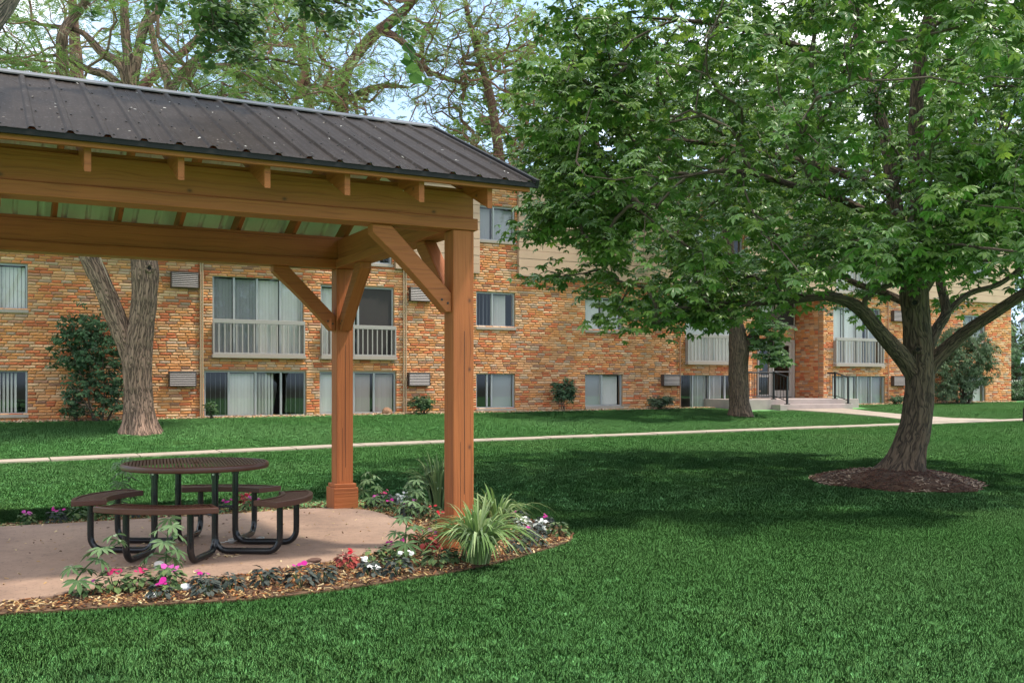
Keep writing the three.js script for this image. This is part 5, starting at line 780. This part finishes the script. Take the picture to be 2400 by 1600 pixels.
const BEDDING = [ // x, n, foliage, flower, flowers, size, strip of the bed
  [0.61, 7.26, 'green', 'pink', 1, 0.9, 0], [0.78, 7.36, 'green', 'crimson', 3, 1.15, 0], [0.93, 7.3, 'green', 'crimson', 2, 1.1, 0], [1.13, 7.28, 'green', 'pink', 4, 1.15, 0], [1.02, 6.97, 'dark', 'magenta', 2, 0.85, 0], [1.31, 6.93, 'dark', null, 0, 1, 0], [1.33, 7.15, 'dark', 'magenta', 2, 0.9, 0], [1.5, 7.06, 'dark', null, 0, 0.95, 0], [1.75, 7.09, 'dark', null, 0, 1.05, 0], [1.95, 6.93, 'dark', 'magenta', 2, 1.15, 0], [2.15, 7.03, 'dark', null, 0, 1, 0], [2.47, 7.48, 'red', 'red', 1, 1, 0], [2.52, 7.09, 'dark', 'white', 3, 1, 0], [2.71, 7.02, 'dark', null, 0, 1.1, 0], [2.88, 7.3, 'green', 'white', 3, 0.95, 0], [2.7, 7.49, 'green', null, 0, 1.1, 0], [2.93, 7.66, 'green', 'magenta', 2, 1.15, 0], [3.22, 7.74, 'red', 'magenta', 1, 1.45, 0], [3.45, 8.15, 'green', 'pink', 2, 1.1, 0], [3.1, 7.18, 'green', null, 0, 1.2, 0], [3.36, 7.33, 'green', null, 0, 1, 0],
  [3.98, 7.5, 'dark', null, 0, 1, 1], [4.26, 7.72, 'dark', null, 0, 1.05, 1], [4.34, 8.0, 'dark', 'magenta', 1, 0.9, 1], [4.55, 8.5, 'silver', 'white', 3, 1.1, 1], [4.72, 8.4, 'silver', 'white', 2, 1, 1], [4.88, 8.62, 'dark', 'magenta', 2, 1, 1], [4.78, 8.98, 'dark', 'magenta', 1, 1.1, 1], [4.75, 8.15, 'green', null, 0, 1.1, 1], [4.3, 8.6, 'red', null, 0, 0.95, 1], [4.5, 8.15, 'dark', null, 0, 1, 1],
  [0.36, 11.3, 'green', 'pink', 4, 0.95, 2], [0.64, 11.32, 'dark', 'magenta', 2, 1.1, 2], [0.82, 11.3, 'green', null, 0, 1.1, 2], [1.0, 11.34, 'green', 'crimson', 2, 1.1, 2], [1.43, 11.36, 'dark', 'magenta', 1, 1, 2], [2.38, 11.38, 'dark', 'magenta', 2, 1, 2], [2.66, 11.4, 'green', 'pink', 4, 1.15, 2], [2.68, 11.75, 'red', 'red', 3, 1.2, 2], [3.05, 11.45, 'green', 'pink', 2, 1.1, 2],
  [3.96, 11.0, 'dark', 'pink', 2, 1, 3], [3.98, 10.6, 'green', 'magenta', 2, 1.05, 3], [4.14, 11.13, 'dark', 'crimson', 4, 1.3, 3], [4.02, 10.1, 'dark', 'magenta', 3, 1.1, 3], [4.14, 10.3, 'green', 'pink', 2, 1.1, 3], [4.36, 11.1, 'silver', 'white', 2, 1.2, 3], [4.3, 10.55, 'green', null, 0, 1.2, 3], [4.16, 9.8, 'green', 'red', 2, 1.1, 3], [4.05, 9.3, 'green', 'red', 2, 1, 3], [4.3, 9.4, 'dark', 'red', 1, 1.1, 3],
];
const STRIP = ['front strip of the bed', 'bed corner behind the striped grass', 'back strip of the bed', 'bed strip between the posts'];
{
  const seen = new Map(), leafG = [0, 1, 2].map((s) => { const pos = []; leaflet(pos, new THREE.Vector3(), new THREE.Vector3(0, 0.1, 1).normalize(), new THREE.Vector3(0, 1, 0), 0.085, 0.042 + 0.006 * s, 0.06, 0.3 + 0.1 * s); return fromPos(pos); });
  const mats = {}; for (const k in FOL) mats[k] = [0, 0.33, 0.66, 1].map((t) => leafMat(0.15, 1, mixc(FOL[k][0], FOL[k][1], t)));
  for (const [x, n, fol, flo, nf, size0, strip] of BEDDING) {
    const size = size0 * 0.74;
    rnd = rngOf(Math.round(x * 917 + n * 331));
    const key = fol + flo + strip, i = seen.get(key) ?? 0; seen.set(key, i + 1);
    const total = BEDDING.filter((b) => b[2] + b[3] + b[6] === key).length;
    const b = base('bedding_plant', x, 0.02, n); tag(b, `${total > 1 ? ORD[i] + ' ' : ''}${{ dark: 'dark leaved', green: 'green', red: 'red leaved', silver: 'silvery' }[fol]} plant ${flo ? 'with ' + flo + ' flowers' : 'without flowers'} in the ${STRIP[strip]}`, 'plant', 'bedding plants round the patio');
    const geos = [[], [], [], []], dm = new THREE.Object3D();
    for (let k = 0; k < 52; k++) { const q = Math.sqrt(rnd()), a = rr(0, 6.283), r = 0.02 + 0.11 * q * size, g = leafG[k % 3].clone(); dm.position.set(Math.sin(a) * r * 0.7, (0.035 + 0.11 * (1 - q * q) + rr(0, 0.03)) * size, Math.cos(a) * r * 0.7); dm.rotation.set(-0.45 + 0.75 * q + gauss() * 0.25, a + gauss() * 0.35, gauss() * 0.25, 'YXZ'); dm.scale.setScalar(size * rr(0.7, 1.15)); dm.updateMatrix(); g.applyMatrix4(dm.matrix); geos[Math.floor(rnd() * 4)].push(g); }
    geos.forEach((l, t) => { if (l.length) part('leaves', mergeGeometries(l), mats[fol][t], b).userData.kind = 'stuff'; });
    const st = []; for (let k = 0; k < 5; k++) { const a = rr(0, 6.28); st.push(rod(new THREE.Vector3(0, -0.02, 0), new THREE.Vector3(Math.sin(a) * 0.05, 0.11 * size, Math.cos(a) * 0.05), 0.004, 5)); } part('stem', merge(st), mats.green[1], b);
    for (let k = 0; k < nf * 1.6; k++) { const a = rr(0, 6.28), r = 0.085 * Math.sqrt(rnd()) * size, f = part('flower', petalGeo, PETM[flo], b); f.position.set(Math.sin(a) * r, (0.15 + rr(0, 0.05)) * size, Math.cos(a) * r); f.rotation.set(rr(0.1, 1.0), rr(-0.7, 0.7), rr(-0.4, 0.4), 'YXZ'); f.scale.setScalar(rr(0.65, 1.05)); }
  }
}
// ---- tall hand-leaved plants
const cleoLeaf = palmate(7, 0.13, 0.036, 4.0, 55);
const cleoM = [leafMat(0.3, 1, [0.055, 0.11, 0.035]), leafMat(0.3, 1, [0.09, 0.165, 0.055]), leafMat(0.3, 1, [0.15, 0.24, 0.10])];
for (const [x, n, h, lean, k, lab] of [[0.5, 7.3, 0.37, [0.28, -0.05], 8, 'tall hand leaved plant leaning right at the front left of the bed'], [1.12, 7.42, 0.42, [0.02, 0], 10, 'upright tall hand leaved plant before the picnic table'], [3.02, 7.66, 0.42, [0.05, 0.05], 9, 'tall hand leaved plant left of the large striped grass'], [4.05, 9.95, 0.40, [-0.02, 0], 10, 'tall pale hand leaved plant between the two posts'], [3.95, 11.1, 0.36, [0, 0], 8, 'dark hand leaved plant behind the rear post'], [1.28, 11.45, 0.58, [0.02, 0.02], 12, 'tall thin hand leaved plant behind the picnic table']]) {
  rnd = rngOf(Math.round(x * 517 + n * 91)); const c = base('hand_leaved_plant', x, 0.02, n); tag(c, lab, 'plant', 'tall hand leaved plants in the bed');
  const pt = (t) => new THREE.Vector3(lean[0] * t * t * 1.1, h * t * (1 - 0.12 * Math.abs(lean[0]) * t), -lean[1] * t * t);
  part('stem', limbGeo([0, 0.25, 0.5, 0.75, 1].map(pt), [0.009, 0.008, 0.006, 0.005, 0.003], { sides: 6, step: 0.06 }), cleoM[0], c);
  for (let i = 0; i < k; i++) { const t = 0.28 + 0.72 * (i / (k - 1)), o = pt(t), a = i * 2.4 + rr(-0.4, 0.4), pl = (0.13 - 0.085 * t) * rr(0.8, 1.2), e = o.clone().add(new THREE.Vector3(Math.sin(a) * pl, 0.03 + 0.02 * t, Math.cos(a) * pl)); const lf = part('leaf', cleoLeaf, cleoM[Math.min(2, Math.floor(t * 2 + rnd()))], c); lf.position.copy(e); lf.rotation.set(0.35 + rr(-0.2, 0.35), a, rr(-0.25, 0.25), 'YXZ'); lf.scale.setScalar(rr(0.8, 1.1) * (1.1 - 0.3 * t)); const ps = part('leaf_stalk', rod(o, e, 0.0022, 4), cleoM[1], c); }
}
// ---- clumps of arching striped grass
function grassClump(x, n, blades, h, spread, tones, lab, seed) {
  rnd = rngOf(seed); const c = base('ornamental_grass', x, 0.02, n); tag(c, lab, 'plant', 'ornamental grass clumps');
  for (let i = 0; i < blades; i++) {
    const a = rr(0, 6.283), r0 = rr(0, 0.10), L = h * rr(0.7, 1.15), out = spread * (0.25 + 0.85 * Math.pow(rnd(), 0.8)), w = rr(0.008, 0.0145), up = new THREE.Vector3(Math.sin(a), 0, Math.cos(a)), sd = new THREE.Vector3(Math.cos(a), 0, -Math.sin(a)), pos = [], P = []; const tw = rr(-0.5, 0.5);
    for (let k = 0; k <= 9; k++) { const t = k / 9, y = L * (1.05 * t - 0.74 * out * t * t * t * 1.35), rad = r0 + L * out * (0.2 * t + 0.75 * t * t); const ww = w * (0.5 + 1.2 * t) * (1 - Math.pow(t, 2.6)) + 0.0008; const ctr = up.clone().multiplyScalar(rad).add(new THREE.Vector3(0, Math.max(0.01, y), 0)), s2 = sd.clone().applyAxisAngle(up, tw * t); P.push([ctr.clone().addScaledVector(s2, ww), ctr.clone().add(new THREE.Vector3(0, -ww * 0.5, 0)), ctr.clone().addScaledVector(s2, -ww)]); }
    for (let k = 0; k < 9; k++) for (const e of [0, 1]) for (const v of [P[k][e], P[k][e + 1], P[k + 1][e + 1], P[k][e], P[k + 1][e + 1], P[k + 1][e]]) pos.push(v.x, v.y, v.z);
    part('blade', fromPos(pos), tones[Math.floor(rnd() * tones.length)], c);
  }
}
const stripeTones = [[0.17, 0.27, 0.07], [0.26, 0.36, 0.12], [0.09, 0.16, 0.04], [0.32, 0.40, 0.17], [0.12, 0.21, 0.05], [0.14, 0.24, 0.06]].map((c) => leafMat(0.3, 1, c));
grassClump(3.46, 7.2, 220, 0.6, 0.8, stripeTones, 'large arching clump of pale striped grass before the front post', 95);
grassClump(4.2, 8.35, 90, 0.62, 0.75, stripeTones, 'smaller clump of striped grass right behind the front post', 96);
grassClump(4.55, 10.5, 130, 0.72, 0.5, [[0.05, 0.10, 0.03], [0.09, 0.16, 0.05], [0.16, 0.23, 0.08]].map((c) => leafMat(0.3, 1, c)), 'dark upright grass clump behind the front post', 97);
// a few pale stones in the bed
for (const [x, n, s, lab] of [[0.98, 7.03, 0.035, 'white pebble in the front strip under the crimson flowers'], [1.22, 7.2, 0.04, 'white pebble right of the pink flowers in the front strip'], [2.62, 7.3, 0.045, 'pale flat stone between white flowered plants']]) { const g = new THREE.IcosahedronGeometry(1, 2); g.scale(s * 1.4, s * 0.7, s); const m = part('pebble', g, M.white, scene); m.position.copy(V(x, 0.04, n)); tag(m, lab, 'pebble', 'pale pebbles in the bed'); }
// ---------------------------------------------------------------- grass
{
  const tuft = (blades, rad, h0, h1, w, seg, seed) => { const s = rngOf(seed), q = (a, b) => a + (b - a) * s(), pos = [], nor = []; for (let i = 0; i < blades; i++) { const a = q(0, 6.283), r = rad * Math.sqrt(s()), ox = r * Math.cos(a), oz = r * Math.sin(a), b = q(0, 6.283), L = q(h0, h1), bend = q(0.15, 0.95) * L, dx = Math.sin(b), dz = Math.cos(b), sx = Math.cos(b) * w * q(0.7, 1.2) / 2, sz = -Math.sin(b) * w / 2, P = []; for (let k = 0; k <= seg; k++) { const t = k / seg, y = L * (t - 0.28 * t * t), f = bend * t * t, m = k === seg ? 0 : 1 - 0.55 * t; P.push([[ox + dx * f - sx * m, y, oz + dz * f - sz * m], [ox + dx * f + sx * m, y, oz + dz * f + sz * m]]); } for (let k = 0; k < seg; k++) { const [A, B2] = P[k], [C, D] = P[k + 1]; pos.push(...A, ...B2, ...D); if (k < seg - 1) pos.push(...A, ...D, ...C); } } const g = fromPos(pos), N = g.attributes.normal; for (let i = 0; i < N.count; i++) { const v = new THREE.Vector3().fromBufferAttribute(N, i); if (v.y < 0) v.negate(); v.multiplyScalar(0.4).add(new THREE.Vector3(0, 1, 0)).normalize(); N.setXYZ(i, v.x, v.y, v.z); } return g; };
  const near = [1, 2, 3].map((s) => tuft(80, 0.085, 0.022, 0.044, 0.003, 3, s)), far = [4, 5].map((s) => tuft(110, 0.17, 0.022, 0.045, 0.007, 2, s));
  const A = [[], [], []], F = [[], []]; rnd = rngOf(99);
  const free = (x, n, m) => !inside(BED, x, n) && !onWalk(x, n, m * 0.4) && Math.hypot(x - RING.x, n - RING.n) > ringR(Math.atan2(n - RING.n, x - RING.x)) - 0.01 && n < 27.32 && Math.hypot(x - 3.1, n - 24.22) > 0.5 && Math.hypot(x - 20.72, n - 24.37) > 0.42 && !(x > 22.2 && x < 27.8 && n > 25.6);
  const inView = (x, n) => { const d = 0.4633 * x + 0.8862 * n, r = 0.8862 * x - 0.4633 * n; return d > 4.0 && Math.abs(r) < 0.53 * d + 1.2 ? d : 0; };
  const put = (list, x, n, s) => list.push([x, n, s]);
  for (let n = 0; n < 16; n += 0.05) for (let x = -7; x < 18; x += 0.05) { const px = x + rr(-0.045, 0.045), pn = n + rr(-0.045, 0.045), d = inView(px, pn); if (!d || d > 11.5 || !free(px, pn, 0.02)) continue; put(A[Math.floor(rnd() * 3)], px, pn, rr(0.75, 1.2)); }
  for (let n = 2; n < 27.6; n += 0.115) for (let x = -14; x < 44; x += 0.115) { const px = x + rr(-0.08, 0.08), pn = n + rr(-0.08, 0.08), d = inView(px, pn); if (!d || d <= 11.5 || !free(px, pn, 0.16)) continue; put(F[Math.floor(rnd() * 2)], px, pn, rr(0.75, 1.15)); }
  const G = base('grass', 6, 0, 12); tag(G, 'mown green grass covering the whole lawn', 'grass', null, 'stuff');
  const dm = new THREE.Object3D(), c = new THREE.Color();
  [...A, ...F].forEach((list, k) => {
    const m = new THREE.InstancedMesh(k < 3 ? near[k] : far[k - 3], M.grass, list.length); m.name = 'grass_tufts'; m.userData.kind = 'stuff'; m.receiveShadow = m.castShadow = true;
    list.forEach(([x, n, s0], i) => { const s = 0.88 + 0.24 * (s0 - 0.75); dm.position.set(x - 6, ground(x, n) - 0.004, -(n - 12)); dm.rotation.set(gauss() * 0.06, rr(0, 6.283), gauss() * 0.06); dm.scale.set(s, s * rr(0.8, 1.15), s); dm.updateMatrix(); m.setMatrixAt(i, dm.matrix); const t = 0.75 * fbm2(x * 0.45 + 30, n * 0.45 + 30, 4096, 4096, 2, 401) + 0.1 + 0.15 * rnd(), y = sstep(0.62, 0.8, fbm2(x * 0.5 + 9, n * 0.5 + 9, 4096, 4096, 3, 411)); const q = mixc(mixc(mixc([0.11, 0.335, 0.085], [0.185, 0.455, 0.13], t), [0.25, 0.46, 0.14], 0.3 * y), [0.24, 0.49, 0.18], 0.4 * sstep(0.42, 0.66, fbm2(x * 0.28 + 51, n * 0.42 + 17, 4096, 4096, 3, 421))); m.setColorAt(i, c.setRGB(...q)); });
    G.add(m);
  });
}
renderer.render(scene, camera);
